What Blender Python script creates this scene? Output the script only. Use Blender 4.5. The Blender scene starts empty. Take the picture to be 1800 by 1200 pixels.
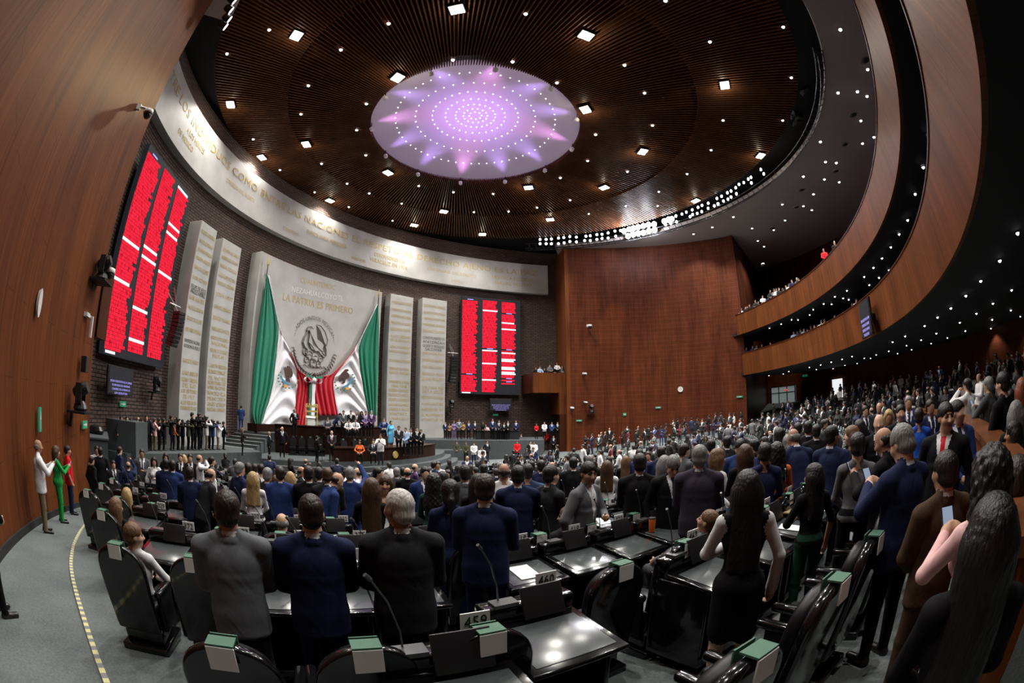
import bpy, bmesh, math, random
import numpy as np
from mathutils import Vector, Matrix
random.seed(7)
PI=math.pi
SC=bpy.context.scene
COL=SC.collection
# ---------------------------------------------------------------- camera model (eye at the origin, z up)
FPX=807.0; PITCH=math.radians(9.12)
def ray(px,py):
    dx=px-900.0; dy=600.0-py
    r=math.hypot(dx,dy); th=2*math.asin(r/(2*FPX)); a=math.atan2(dy,dx)
    x,y,z=math.sin(th)*math.cos(a),math.cos(th),math.sin(th)*math.sin(a)
    c,s=math.cos(PITCH),math.sin(PITCH)
    return Vector((x,y*c-z*s,y*s+z*c))
PC=Vector((-16.5,33.0)); BC=Vector((-17.5,33.0)); WC=Vector((7.57,21.0)); SCN=Vector((-0.41,23.85))
def floorz_D(D):
    if D>37.2: return -1.837+.147*(D-37.2)
    if D>24: return -1.95+.126*(D-36.3)
    return -3.50+.04*(D-24)
def floorz(x,y): return floorz_D(math.hypot(x-PC.x,y-PC.y))
def at_z(px,py,z):
    r=ray(px,py); return r*(z/r.z)
def at_d(px,py,d):
    r=ray(px,py); return r*(d/math.hypot(r.x,r.y))
def at_cyl(px,py,C,R):
    r=ray(px,py); n=math.hypot(r.x,r.y); ux,uy=r.x/n,r.y/n
    b=ux*C.x+uy*C.y; t=b+math.sqrt(max(0,b*b-C.length_squared+R*R)); return Vector((ux*t,uy*t,t*r.z/n))
def at_floor(px,py,dz=0,tmin=.6,tmax=62):
    r=ray(px,py); n=math.hypot(r.x,r.y); t=tmin; f0=None
    while t<tmax:
        d=t; x,y,z=r.x/n*d,r.y/n*d,r.z/n*d
        if z<=floorz(x,y)+dz: return Vector((x,y,z))
        t+=max(.01,t*.004)
    return Vector((x,y,z))
def ppol(p): v=Vector((p[0],p[1]))-PC; return v.length, math.atan2(v.y,v.x)
def pdir(D,a): return Vector((PC.x+D*math.cos(a),PC.y+D*math.sin(a)))
# ---------------------------------------------------------------- objects
def tag(o,label=None,cat=None,group=None,kind=None):
    if label: o['label']=label
    if cat: o['category']=cat
    if group: o['group']=group
    if kind: o['kind']=kind
    return o
def empty(name,loc=(0,0,0),rz=0,parent=None):
    o=bpy.data.objects.new(name,None); COL.objects.link(o); o.location=loc; o.rotation_euler=(0,0,rz); o.empty_display_size=.1
    if parent: o.parent=parent
    return o
def newobj(name,me,parent=None,loc=None,rz=None):
    o=bpy.data.objects.new(name,me); COL.objects.link(o)
    if parent: o.parent=parent
    if loc is not None: o.location=loc
    if rz is not None: o.rotation_euler=(0,0,rz)
    return o
class MB:
    """collects geometry for ONE mesh"""
    def __init__(s): s.v=[]; s.f=[]; s.m=[]; s.uv=[]; s.has_uv=False
    def add(s,vs,fs,mi=0,uvs=None):
        b=len(s.v); s.v+= [tuple(v) for v in vs]
        for k,f in enumerate(fs):
            s.f.append(tuple(b+i for i in f)); s.m.append(mi)
            if uvs is not None: s.has_uv=True; s.uv.append([uvs[i] for i in f])
            else: s.uv.append([(0,0)]*len(f))
        return s
    def quad(s,a,b,c,d,mi=0,uv=None): return s.add([a,b,c,d],[(0,1,2,3)],mi,uv)
    def box(s,c,d,mi=0,M=None):
        x,y,z=d[0]/2,d[1]/2,d[2]/2
        vs=[Vector((sx*x,sy*y,sz*z)) for sz in(-1,1) for sy in(-1,1) for sx in(-1,1)]
        if M is not None: vs=[M@v for v in vs]
        vs=[v+Vector(c) for v in vs]
        return s.add(vs,[(0,2,3,1),(4,5,7,6),(0,1,5,4),(2,6,7,3),(0,4,6,2),(1,3,7,5)],mi)
    def prism(s,poly,z0,z1,mi=0,M=None):
        n=len(poly); vs=[Vector((p[0],p[1],z0)) for p in poly]+[Vector((p[0],p[1],z1)) for p in poly]
        if M is not None: vs=[M@v for v in vs]
        fs=[tuple(range(n-1,-1,-1)),tuple(range(n,2*n))]+[(i,(i+1)%n,n+(i+1)%n,n+i) for i in range(n)]
        return s.add(vs,fs,mi)
    def tube(s,pts,r,n=8,mi=0,caps=True):
        pts=[Vector(p) for p in pts]; rs=r if isinstance(r,(list,tuple)) else [r]*len(pts)
        rings=[]; up=None
        for i,p in enumerate(pts):
            d=(pts[min(i+1,len(pts)-1)]-pts[max(i-1,0)]).normalized()
            if up is None: up=Vector((0,0,1)) if abs(d.z)<.9 else Vector((1,0,0))
            x=d.cross(up).normalized(); y=x.cross(d).normalized(); up=y
            rings.append([p+x*rs[i]*math.cos(2*PI*k/n)+y*rs[i]*math.sin(2*PI*k/n) for k in range(n)])
        vs=[v for R in rings for v in R]; fs=[]
        for i in range(len(rings)-1):
            for k in range(n): fs.append((i*n+k,i*n+(k+1)%n,(i+1)*n+(k+1)%n,(i+1)*n+k))
        if caps: fs+= [tuple(range(n-1,-1,-1)),tuple((len(rings)-1)*n+k for k in range(n))]
        return s.add(vs,fs,mi)
    def lathe(s,prof,n=24,c=(0,0,0),mi=0,M=None,close=True):
        vs=[]; fs=[]
        for (r,z) in prof:
            for k in range(n): vs.append(Vector((r*math.cos(2*PI*k/n),r*math.sin(2*PI*k/n),z)))
        for i in range(len(prof)-1):
            for k in range(n): fs.append((i*n+k,i*n+(k+1)%n,(i+1)*n+(k+1)%n,(i+1)*n+k))
        if close: fs+= [tuple(range(n-1,-1,-1)),tuple((len(prof)-1)*n+k for k in range(n))]
        if M is not None: vs=[M@v for v in vs]
        return s.add([v+Vector(c) for v in vs],fs,mi)
    def arc(s,C,prof,a0,a1,n=64,mi=0,endcaps=True,uvs=True):
        """sweeps a closed (r,z) profile about the vertical axis through C, angles in radians"""
        m=len(prof); vs=[]; uv=[]
        L=[0]
        for j in range(m): L.append(L[-1]+math.hypot(prof[(j+1)%m][0]-prof[j][0],prof[(j+1)%m][1]-prof[j][1]))
        b=len(s.v)
        for i in range(n+1):
            a=a0+(a1-a0)*i/n
            for (r,z) in prof: vs.append((C[0]+r*math.cos(a),C[1]+r*math.sin(a),z))
        s.v+=vs; s.has_uv=True
        rm=prof[0][0]
        for i in range(n):
            u0=(a0+(a1-a0)*i/n)*rm; u1=(a0+(a1-a0)*(i+1)/n)*rm
            for j in range(m):
                k=(j+1)%m
                s.f.append((b+i*m+j,b+(i+1)*m+j,b+(i+1)*m+k,b+i*m+k)); s.m.append(mi)
                vert=abs(prof[j][1]-prof[k][1])>abs(prof[j][0]-prof[k][0])
                v0,v1=(prof[j][1],prof[k][1]) if vert else (prof[j][0],prof[k][0])
                s.uv.append([(u0,v0),(u1,v0),(u1,v1),(u0,v1)])
        if endcaps:
            for i,rev in ((0,False),(n,True)):
                f=[b+i*m+j for j in range(m)]
                if rev: f=f[::-1]
                s.f.append(tuple(f)); s.m.append(mi); s.uv.append([(s.v[q][0]*.7+s.v[q][1]*.7,s.v[q][2]) for q in f])
        return s
    def mesh(s,name,mats,smooth=False,recalc=True):
        me=bpy.data.meshes.new(name); me.from_pydata(s.v,[],s.f)
        for m in (mats if isinstance(mats,(list,tuple)) else [mats]): me.materials.append(m)
        me.polygons.foreach_set('material_index',s.m)
        if s.has_uv:
            l=me.uv_layers.new(name='UVMap'); l.data.foreach_set('uv',[c for f in s.uv for q in f for c in q])
        if recalc:
            bm=bmesh.new(); bm.from_mesh(me); bmesh.ops.recalc_face_normals(bm,faces=bm.faces); bm.to_mesh(me); bm.free()
        if smooth: me.shade_smooth()
        me.update(); return me
    def obj(s,name,mats,parent=None,loc=None,rz=None,smooth=False,bevel=0,seg=2,auto=None,recalc=True):
        o=newobj(name,s.mesh(name,mats,smooth,recalc),parent,loc,rz)
        if bevel:
            b=o.modifiers.new('bevel','BEVEL'); b.width=bevel; b.segments=seg; b.limit_method='ANGLE'; b.angle_limit=.6
        if auto: 
            o.data.set_sharp_from_angle(angle=auto)
        return o
# ---------------------------------------------------------------- materials
def mat(name,col=(.5,.5,.5),rough=.5,metal=0,emit=None,es=0,spec=.5,coat=0):
    m=bpy.data.materials.new(name); m.use_nodes=True; b=m.node_tree.nodes['Principled BSDF']
    b.inputs['Base Color'].default_value=(*col,1); b.inputs['Roughness'].default_value=rough; b.inputs['Metallic'].default_value=metal
    b.inputs['Specular IOR Level'].default_value=spec; b.inputs['Coat Weight'].default_value=coat
    if emit: b.inputs['Emission Color'].default_value=(*emit,1); b.inputs['Emission Strength'].default_value=es
    return m
class NT:
    def __init__(s,m): s.t=m.node_tree; s.n=s.t.nodes; s.l=s.t.links; s.b=s.n['Principled BSDF']
    def new(s,typ,**kw):
        n=s.n.new(typ)
        for k,v in kw.items():
            if k in n.inputs: n.inputs[k].default_value=v
            else: setattr(n,k,v)
        return n
    def link(s,a,b): s.l.new(a,b)
    def ramp(s,fac,stops):
        r=s.n.new('ShaderNodeValToRGB'); e=r.color_ramp.elements
        while len(e)<len(stops): e.new(.5)
        for i,(p,c) in enumerate(stops): e[i].position=p; e[i].color=(*c,1)
        s.link(fac,r.inputs[0]); return r.outputs[0]
    def mapping(s,src='UV',scale=(1,1,1),rot=(0,0,0)):
        c=s.new('ShaderNodeTexCoord'); m=s.new('ShaderNodeMapping'); m.inputs['Scale'].default_value=scale; m.inputs['Rotation'].default_value=rot
        s.link(c.outputs[src],m.inputs[0]); return m.outputs[0]
    def bump(s,h,strength=.3,dist=.02):
        b=s.new('ShaderNodeBump'); b.inputs['Strength'].default_value=strength; b.inputs['Distance'].default_value=dist
        s.link(h,b.inputs['Height']); s.link(b.outputs[0],s.b.inputs['Normal'])
    def math(s,op,a,b=None):
        m=s.new('ShaderNodeMath',operation=op)
        for i,v in enumerate((a,b)):
            if v is None: continue
            if isinstance(v,(int,float)): m.inputs[i].default_value=v
            else: s.link(v,m.inputs[i])
        return m.outputs[0]
    def mix(s,fac,a,b,blend='MIX'):
        m=s.new('ShaderNodeMix',data_type='RGBA',blend_type=blend)
        for i,v in ((0,fac),(6,a),(7,b)):
            if isinstance(v,(int,float)): m.inputs[i].default_value=v
            elif isinstance(v,tuple): m.inputs[i].default_value=(*v,1)
            else: s.link(v,m.inputs[i])
        return m.outputs[2]
def wood_mat(name,c0,c1,rough=.34,plank=.6,grid=0,src='UV'):
    m=mat(name,c0,rough); t=NT(m)
    uv=t.mapping(src,(1,1,1))
    fine=t.new('ShaderNodeTexNoise',Scale=1.0,Detail=5.0,Roughness=.6); t.link(t.mapping(src,(9,.35,1) if src=='UV' else (9,9,.35)),fine.inputs[0])
    big=t.new('ShaderNodeTexNoise',Scale=1.0,Detail=2.0); t.link(t.mapping(src,(.9,.16,1) if src=='UV' else (.9,.9,.16)),big.inputs[0])
    f=t.math('ADD',t.math('MULTIPLY',fine.outputs[0],.6),t.math('MULTIPLY',big.outputs[0],.5))
    c=t.ramp(f,[(.36,c0),(.72,c1)])
    br=t.new('ShaderNodeTexBrick',offset=.5); br.inputs['Scale'].default_value=1; br.inputs['Brick Width'].default_value=2.6 ; br.inputs['Row Height'].default_value=plank; br.inputs['Mortar Size'].default_value=.012; br.inputs['Bias'].default_value=0
    br.inputs['Color1'].default_value=(.8,.8,.8,1); br.inputs['Color2'].default_value=(1,1,1,1); br.inputs['Mortar'].default_value=(.45,.45,.45,1)
    t.link(t.mapping(src,(1,1,1),(0,0,PI/2)),br.inputs[0])
    c=t.mix(.7,c,br.outputs[0],'MULTIPLY')
    if grid:
        g=t.new('ShaderNodeTexBrick',offset=.37); g.inputs['Scale'].default_value=1; g.inputs['Brick Width'].default_value=1.2; g.inputs['Row Height'].default_value=.42; g.inputs['Mortar Size'].default_value=.016
        g.inputs['Color1'].default_value=(.75,.75,.75,1); g.inputs['Color2'].default_value=(1,1,1,1); g.inputs['Mortar'].default_value=(1.7,1.6,1.5,1)
        t.link(uv,g.inputs[0]); c=t.mix(.55,c,g.outputs[0],'MULTIPLY')
    t.link(c,t.b.inputs['Base Color']); t.bump(fine.outputs[0],.12,.01); t.b.inputs['Specular IOR Level'].default_value=.08
    return m
M={}
M['wood']=wood_mat('warm_wood_panelling',(.058,.015,.005),(.165,.050,.014),.6)
M['wood_grid']=wood_mat('red_wood_panelling_with_joints',(.055,.014,.007),(.13,.037,.016),.45,.4,1)
M['wood_balcony']=wood_mat('balcony_veneer',(.080,.024,.008),(.20,.066,.022),.45,.5)
M['wood_dark']=wood_mat('dark_wood_panelling',(.035,.010,.005),(.075,.022,.010),.4,.5)
M['desk_wood']=wood_mat('very_dark_polished_wood',(.010,.005,.004),(.028,.012,.008),.25,.9,0,'Object')
M['rail_wood']=wood_mat('polished_rail_wood',(.10,.035,.015),(.20,.075,.03),.25,3,0,'Object')
def brick():
    m=mat('dark_brown_brick',(.05,.03,.025),.75); t=NT(m)
    b=t.new('ShaderNodeTexBrick',offset=.5); b.inputs['Scale'].default_value=1; b.inputs['Brick Width'].default_value=.52; b.inputs['Row Height'].default_value=.17; b.inputs['Mortar Size'].default_value=.035; b.inputs['Mortar Smooth'].default_value=.6
    b.inputs['Color1'].default_value=(.062,.036,.029,1); b.inputs['Color2'].default_value=(.095,.056,.043,1); b.inputs['Mortar'].default_value=(.012,.008,.007,1)
    n=t.new('ShaderNodeTexNoise',Scale=3.0,Detail=4.0); uv=t.mapping('UV'); t.link(uv,b.inputs[0]); t.link(uv,n.inputs[0])
    c=t.mix(.5,b.outputs[0],t.ramp(n.outputs[0],[(.3,(.55,.55,.55)),(.7,(1.15,1.1,1.05))]),'MULTIPLY')
    t.link(c,t.b.inputs['Base Color'])
    t.bump(t.math('SUBTRACT',t.math('MULTIPLY',n.outputs[0],.3),b.outputs[1]),.9,.06); return m
M['brick']=brick()
def stone():
    m=mat('pale_grey_stone',(.5,.49,.45),.55); t=NT(m); n=t.new('ShaderNodeTexNoise',Scale=.8,Detail=6.0); t.link(t.mapping('Object'),n.inputs[0])
    t.link(t.ramp(n.outputs[0],[(.3,(.34,.34,.325)),(.7,(.44,.44,.425))]),t.b.inputs['Base Color']); return m
M['stone']=stone()
def carpet(name,a,b):
    m=mat(name,a,.95,spec=.1); t=NT(m); n=t.new('ShaderNodeTexNoise',Scale=38.0,Detail=3.0); n2=t.new('ShaderNodeTexNoise',Scale=1.3,Detail=3.0); o=t.mapping('Object'); t.link(o,n.inputs[0]); t.link(o,n2.inputs[0])
    f=t.math('ADD',t.math('MULTIPLY',n.outputs[0],.6),t.math('MULTIPLY',n2.outputs[0],.4))
    t.link(t.ramp(f,[(.3,a),(.7,b)]),t.b.inputs['Base Color']); t.bump(n.outputs[0],.25,.01); return m
M['carpet']=carpet('grey_green_carpet',(.085,.101,.102),(.165,.187,.186))
M['platform']=carpet('grey_platform_cloth',(.05,.058,.06),(.085,.096,.099))
M['soffit']=mat('grey_painted_plaster',(.42,.385,.375),.8)
M['plaster']=mat('white_dome_plaster',(.72,.70,.72),.8)
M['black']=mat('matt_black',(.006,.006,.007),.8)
M['dark_metal']=mat('black_truss_metal',(.02,.021,.024),.45,.6)
M['metal']=mat('grey_metal',(.45,.45,.46),.35,.9)
M['gold']=mat('gold_lettering',(.42,.32,.10),.6,.1)
M['darkletter']=mat('dark_engraved_lettering',(.06,.055,.05),.6)
M['relief']=mat('grey_relief_stone',(.36,.355,.34),.6); M['relief_line']=mat('dark_relief_lines',(.10,.097,.09),.6)
M['slat']=wood_mat('ceiling_slat_wood',(.062,.023,.012),(.14,.06,.03),.36,30,0,'Object')
M['lamp']=mat('lit_white_lamp',(1,1,1),.5,0,(1,.96,.9),14)
M['lamp_cool']=mat('lit_cool_lamp',(1,1,1),.5,0,(.93,.95,1),14)
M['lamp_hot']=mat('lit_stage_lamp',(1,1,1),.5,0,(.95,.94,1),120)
M['flood']=mat('lit_warm_floodlight',(1,1,1),.5,0,(1,.93,.78),22)
M['white_plastic']=mat('white_plastic',(.62,.62,.6),.4)
M['black_plastic']=mat('black_plastic',(.012,.012,.013),.35)
# ================================================================ the hall itself
def deg(a): return math.radians(a)
def structure(o): o['kind']='structure'; return o
def wang(x,y): return math.atan2(y-WC.y,x-WC.x)
# floor: one raked bowl about the rostrum
def build_floor():
    Ds=[0.5,4,8,12,16,20,22,24,26,28,30,32,34,36,37.2,39,42,45,48,52,56]; a0,a1,n=deg(-112),deg(30),120
    mb=MB(); vs=[];fs=[]
    for D in Ds:
        for i in range(n+1):
            a=a0+(a1-a0)*i/n; p=pdir(D,a); vs.append((p.x,p.y,floorz_D(D)))
    m=n+1
    for j in range(len(Ds)-1):
        for i in range(n): fs.append((j*m+i,j*m+i+1,(j+1)*m+i+1,(j+1)*m+i))
    b=len(vs); vs+=[(v[0],v[1],v[2]-.3) for v in vs]; fs+=[tuple(b+q for q in f[::-1]) for f in fs]
    mb.add(vs,fs); return structure(mb.obj('floor',M['carpet'],smooth=False,recalc=False))
build_floor()
# brick wall behind the rostrum, one tall cylinder
mb=MB(); mb.arc(WC,[(26.0,-4.6),(26.0,17.15),(26.6,17.15),(26.6,-4.6)],deg(62),deg(236),160)
structure(mb.obj('wall_front',M['brick'],auto=.5))
# wooden wall at the left, beside the camera
aL=deg(211.3)
mb=MB(); mb.arc(WC,[(23.4,-4.4),(23.4,16.8),(24.0,16.8),(24.0,-4.4)],aL,deg(253),90)
structure(mb.obj('wall_left',M['wood'],auto=.5))
mb=MB(); mb.arc(WC,[(23.36,-4.4),(23.36,-3.0),(23.4,-3.0),(23.4,-4.4)],aL,deg(253),2)
mb=MB()
N=70
for i in range(N):
    for (aa) in ((aL+(deg(249)-aL)*i/N,aL+(deg(249)-aL)*(i+1)/N),):
        q=[]
        for a in aa:
            x,y=WC.x+23.35*math.cos(a),WC.y+23.35*math.sin(a); z=floorz(x,y); q.append((x,y,z))
        for a in aa:
            x,y=WC.x+23.4*math.cos(a),WC.y+23.4*math.sin(a); z=floorz(x,y); q.append((x,y,z))
        z0,z1=q[0][2],q[1][2]
        vs=[(*q[0][:2],z0-.02),(*q[1][:2],z1-.02),(*q[1][:2],z1+.14),(*q[0][:2],z0+.14),(*q[2][:2],z0+.14),(*q[3][:2],z1+.14)]
        mb.add(vs,[(0,1,2,3),(3,2,5,4)])
structure(mb.obj('baseboard_left',M['black']))
# end of the wood wall: the reveal back to the brick
def radial_wall(name,a,r0,r1,z0,z1,th,m,side=1):
    mb=MB(); mb.arc(WC,[(r0,z0),(r0,z1),(r1,z1),(r1,z0)],a,a+side*th/r0,1); return structure(mb.obj(name,m))
radial_wall('wall_left_reveal',aL-.004,23.5,26.0,-4.4,16.8,.10,M['wood_dark'],1)
# wooden block at the right
aR0,aR1=deg(95.6),deg(50.4); RR=21.6
mb=MB(); mb.arc(WC,[(RR,-4.2),(RR,16.42),(RR+.5,16.42),(RR+.5,-4.2)],aR0,aR1,60)
structure(mb.obj('wall_right',M['wood_grid'],auto=.5))
mb=MB(); mb.arc(WC,[(RR-.06,-4.2),(RR-.06,16.4),(26.2,16.4),(26.2,-4.2)],aR0,aR0+.017,1); structure(mb.obj('wall_right_edge',M['wood_balcony']))
radial_wall('wall_right_return',aR1,RR+.02,47,-4.0,18.4,.3,M['wood_dark'],1)
# ring of painted soffit round the slatted ceiling
def soffit_z(r): return 16.2+(r-18.7)*.05
C2=Vector((.66,23.85))
mb=MB(); mb.arc(C2,[(18.7,16.2),(50,17.765),(50,18.0),(18.7,16.5)],deg(79),deg(-135.5),120)
structure(mb.obj('ceiling_soffit',M['soffit'],auto=.5))
# black void above the slats
mb=MB(); mb.add([(-30,-6,17.75),(40,-6,17.75),(40,60,17.75),(-30,60,17.75)],[(0,1,2,3)]); mb.add([(-30,-6,17.85),(40,-6,17.85),(40,60,17.85),(-30,60,17.85)],[(3,2,1,0)])
def void_plate():
    mb=MB(); n=96; vs=[]; 
    for z in (17.75,17.95):
        for i in range(n):
            a=2*PI*i/n; vs.append((DC.x+6.7*math.cos(a),DC.y+6.7*math.sin(a),z)); vs.append((SCN.x+33*math.cos(a),SCN.y+33*math.sin(a),z))
    fs=[]
    for i in range(n):
        j=(i+1)%n; fs.append((2*i,2*i+1,2*j+1,2*j)); fs.append((2*n+2*i,2*n+2*j,2*n+2*j+1,2*n+2*i+1)); fs.append((2*i,2*j,2*n+2*j,2*n+2*i)); fs.append((2*i+1,2*n+2*i+1,2*n+2*j+1,2*j+1))
    return mb.add(vs,fs).obj('ceiling_void',M['black'])
DC=Vector((-2.36,24.1))
structure(void_plate())
# radial slats in two rings
def slats():
    mb=MB()
    def ring(n,t0,t1,w0,w1,dz,ph):
        for i in range(n):
            a=2*PI*(i+ph)/n; d=Vector((math.cos(a),math.sin(a))); 
            p=DC+d*6.6; q=SCN+d*18.2
            A=p.lerp(q,t0); B=p.lerp(q,t1); s=(B-A).normalized(); nrm=Vector((-s.y,s.x))
            vs=[]
            for z in (17.0+dz,17.42+dz):
                for P,w in ((A,w0),(B,w1)):
                    vs.append((P.x-nrm.x*w/2,P.y-nrm.y*w/2,z)); vs.append((P.x+nrm.x*w/2,P.y+nrm.y*w/2,z))
            mb.add(vs,[(0,2,3,1),(4,5,7,6),(0,4,6,2),(1,3,7,5),(0,1,5,4),(2,6,7,3)])
    ring(300,0,.545,.050,.075,0.06,0); ring(430,.535,1.0,.075,.10,0,.4)
    return mb.obj('ceiling',M['slat'],recalc=False)
structure(slats())
# dome in the middle of the slats
mb=MB(); prof=[]
for i in range(13):
    r=6.75*i/12; prof.append((max(r,.01),17.35+1.25*(1-(r/6.75)**2)))
mb.lathe(prof,72,(DC.x,DC.y,0),close=False); o=mb.obj('ceiling_dome',M['plaster'],smooth=True); structure(o)
# balconies: two curved parapets about the rostrum with dark decks behind
RB=38.46
BA0,BA1=deg(-66),deg(6.5)
def loft(name,rings,a0,a1,m,n=150):
    """parapet between circles that differ a little in centre and radius; rings: (cx, cy, r, z), closed profile"""
    mb=MB(); k=len(rings); vs=[]; mb.has_uv=True
    for i in range(n+1):
        a=a0+(a1-a0)*i/n
        for (cx,cy,r,z) in rings: mb.v.append((cx+r*math.cos(a),cy+r*math.sin(a),z))
    for i in range(n):
        for j in range(k):
            q=(j+1)%k; u0=(a0+(a1-a0)*i/n)*38.5; u1=(a0+(a1-a0)*(i+1)/n)*38.5; v0,v1=rings[j][3],rings[q][3]
            if abs(v0-v1)<.01: v0,v1=rings[j][2],rings[q][2]
            mb.f.append((i*k+j,(i+1)*k+j,(i+1)*k+q,i*k+q)); mb.m.append(0); mb.uv.append([(u0,v0),(u1,v0),(u1,v1),(u0,v1)])
    for i,rv in ((0,0),(n,1)):
        f=[i*k+j for j in range(k)]; mb.f.append(tuple(f[::-1] if rv else f)); mb.m.append(0); mb.uv.append([(0,0)]*k)
    return structure(mb.obj(name,M[m],auto=.5))
BAL={'upper':((-17.70,32.98,38.49,6.57),(-17.77,33.0,38.49,8.38)),'lower':((-17.39,33.0,38.60,2.92),(-17.22,33.0,38.30,4.856))}
for nm,(B_,T_) in BAL.items():
    g=lambda q,dr,dz=0:(q[0],q[1],q[2]+dr,q[3]+dz)
    loft('wall_balcony_'+nm,[B_,T_,g(T_,.12),g(B_,.12)],deg(-88),BA1,'wood_balcony')
    loft('trim_balcony_rail_'+nm,[g(T_,-.03),g(T_,-.03,.07),g(T_,.2,.07),g(T_,.2)],deg(-88),BA1,'wood_dark')
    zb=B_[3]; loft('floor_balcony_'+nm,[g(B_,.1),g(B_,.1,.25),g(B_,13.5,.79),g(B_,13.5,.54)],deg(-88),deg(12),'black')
mb=MB(); mb.arc(PC,[(51.5,-1.2),(51.5,18.6),(52,18.6),(52,-1.2)],deg(-84),deg(27),110); structure(mb.obj('wall_back',M['wood_grid'],auto=.5))
# stone frieze with lettering on the brick
mb=MB(); RBD=25.45; mb.arc(WC,[(RBD,12.4),(RBD,15.55),(26.0,15.55),(26.0,12.4)],deg(98.6),deg(203.4),130); frieze=mb.obj('stone_frieze',M['stone'],auto=.5)
tag(frieze,'long curved pale stone frieze with gold lettering running high along the brick wall','frieze')
# ================================================================ lettering and wall furniture
_glyph={}
def text_geo(s,ext=.01):
    """vertices (x right, z up, y depth) and faces of a line of lettering, 1 unit high; returns verts, faces, width"""
    if s in _glyph: return _glyph[s]
    c=bpy.data.curves.new('t','FONT'); c.body=s; c.size=1.4; c.resolution_u=2; c.extrude=ext; c.space_character=1.06; c.align_x='LEFT'
    o=bpy.data.objects.new('t',c); me=o.to_mesh()
    vs=[(v.co.x,-v.co.z,v.co.y) for v in me.vertices]; fs=[tuple(p.vertices) for p in me.polygons]
    o.to_mesh_clear(); bpy.data.objects.remove(o); bpy.data.curves.remove(c)
    w=max([v[0] for v in vs]) if vs else .3
    _glyph[s]=(vs,fs,w); return _glyph[s]
def text_flat(mb,s,cx,z,h,y=0,width=None,mi=0,align='C'):
    """adds lettering to mb in the local XZ plane (facing -y)"""
    vs,fs,w=text_geo(s); sx=h if not width else width/w
    x0=cx-(w*sx/2 if align=='C' else 0)
    mb.add([(x0+v[0]*sx,y+v[1]*h,z+v[2]*h) for v in vs],fs,mi)
def text_cyl(mb,s,a0,a1,z0,z1,h,R,C=WC):
    """adds lettering to mb between two angles on the inside of a cylinder"""
    vs,fs,w=text_geo(s)
    out=[]
    for v in vs:
        f=v[0]/w; a=a0+(a1-a0)*f; r=R+v[1]*h*1.0-.012
        out.append((C.x+r*math.cos(a),C.y+r*math.sin(a),z0+(z1-z0)*f+v[2]*h))
    mb.add(out,fs)
def wall_rz(p,C=WC): return math.atan2(p[1]-C.y,p[0]-C.x)-PI/2
def ang(p,C=WC): return math.atan2(p[1]-C.y,p[0]-C.x)%(2*PI)
# frieze lettering
mb=MB()
A_=lambda px,py,R=25.45: ang(at_cyl(px,py,WC,R))
aEND=deg(101.2); aE2=deg(171.6); s='ENTRE LOS INDIVIDUOS COMO ENTRE LAS NACIONES EL RESPETO AL DERECHO AJENO ES LA PAZ'
full=text_geo(s)[2]; pre=text_geo('ENTRE LOS INDIVIDUOS COMO ')[2]+.25
aS=aE2+(aE2-aEND)*pre/(full-pre)
text_cyl(mb,s,aS,aEND,14.35,14.35,.55,25.45)
for t,a0,a1,z,h in (('HEROICA ESCUELA',112.2,102.3,13.62,.36),('NAVAL MILITAR',111.5,102.3,13.05,.36),('DEFENSORES DE',141,133.5,13.62,.36),('VERACRUZ EN 1914',142,132.8,13.05,.36),('A LOS HEROES',193,187.2,13.7,.33),('DE MEXICO',195,190,13.1,.33),('DIVISION DEL NORTE',180,172,13.5,.3),('CONGRESO',164,160,12.9,.28),('FUERZA AEREA MEXICANA',158,148,13.5,.32),('CENTENARIO DEL EJERCITO',128,116,13.5,.3),('OBREGON',146.5,143,12.75,.26),('JUAN',122,120,12.75,.26)):
    text_cyl(mb,t,deg(a0),deg(a1),z,z,h,25.45)
mb.obj('lettering',M['gold'],frieze)
# four name slabs
def slab(pl,pr,pb,label,lines,group):
    a=at_cyl(*pl,WC,25.0); b=at_cyl(*pr,WC,25.0); zt=(a.z+b.z)/2; bot=pb
    mid=(a+b)/2; rz=math.atan2(b.y-a.y,b.x-a.x); w=math.hypot(b.x-a.x,b.y-a.y)
    t=empty('name_slab',(mid.x,mid.y,bot),rz); tag(t,label,'wall slab',group)
    mb=MB(); mb.box((0,.55,(zt-bot)/2),(w,1.1,zt-bot)); mb.obj('slab',M['stone'],t,bevel=.02,seg=1)
    g=MB(); d=MB()
    for (py,txt,dark,h) in lines:
        r=ray((pl[0]+pr[0])/2,py); q=at_cyl((pl[0]+pr[0])/2+(0 if py<560 else 0),py,WC,24.9); z=q.z-bot
        wd=text_geo(txt)[2]*h; wd=min(wd,w*.86)
        text_flat(d if dark else g,txt,0,z,h,-.012,wd)
    if g.v: g.obj('lettering',M['gold'],t)
    if d.v: d.obj('lettering',M['darkletter'],t)['label']='dark lettering'
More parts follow.
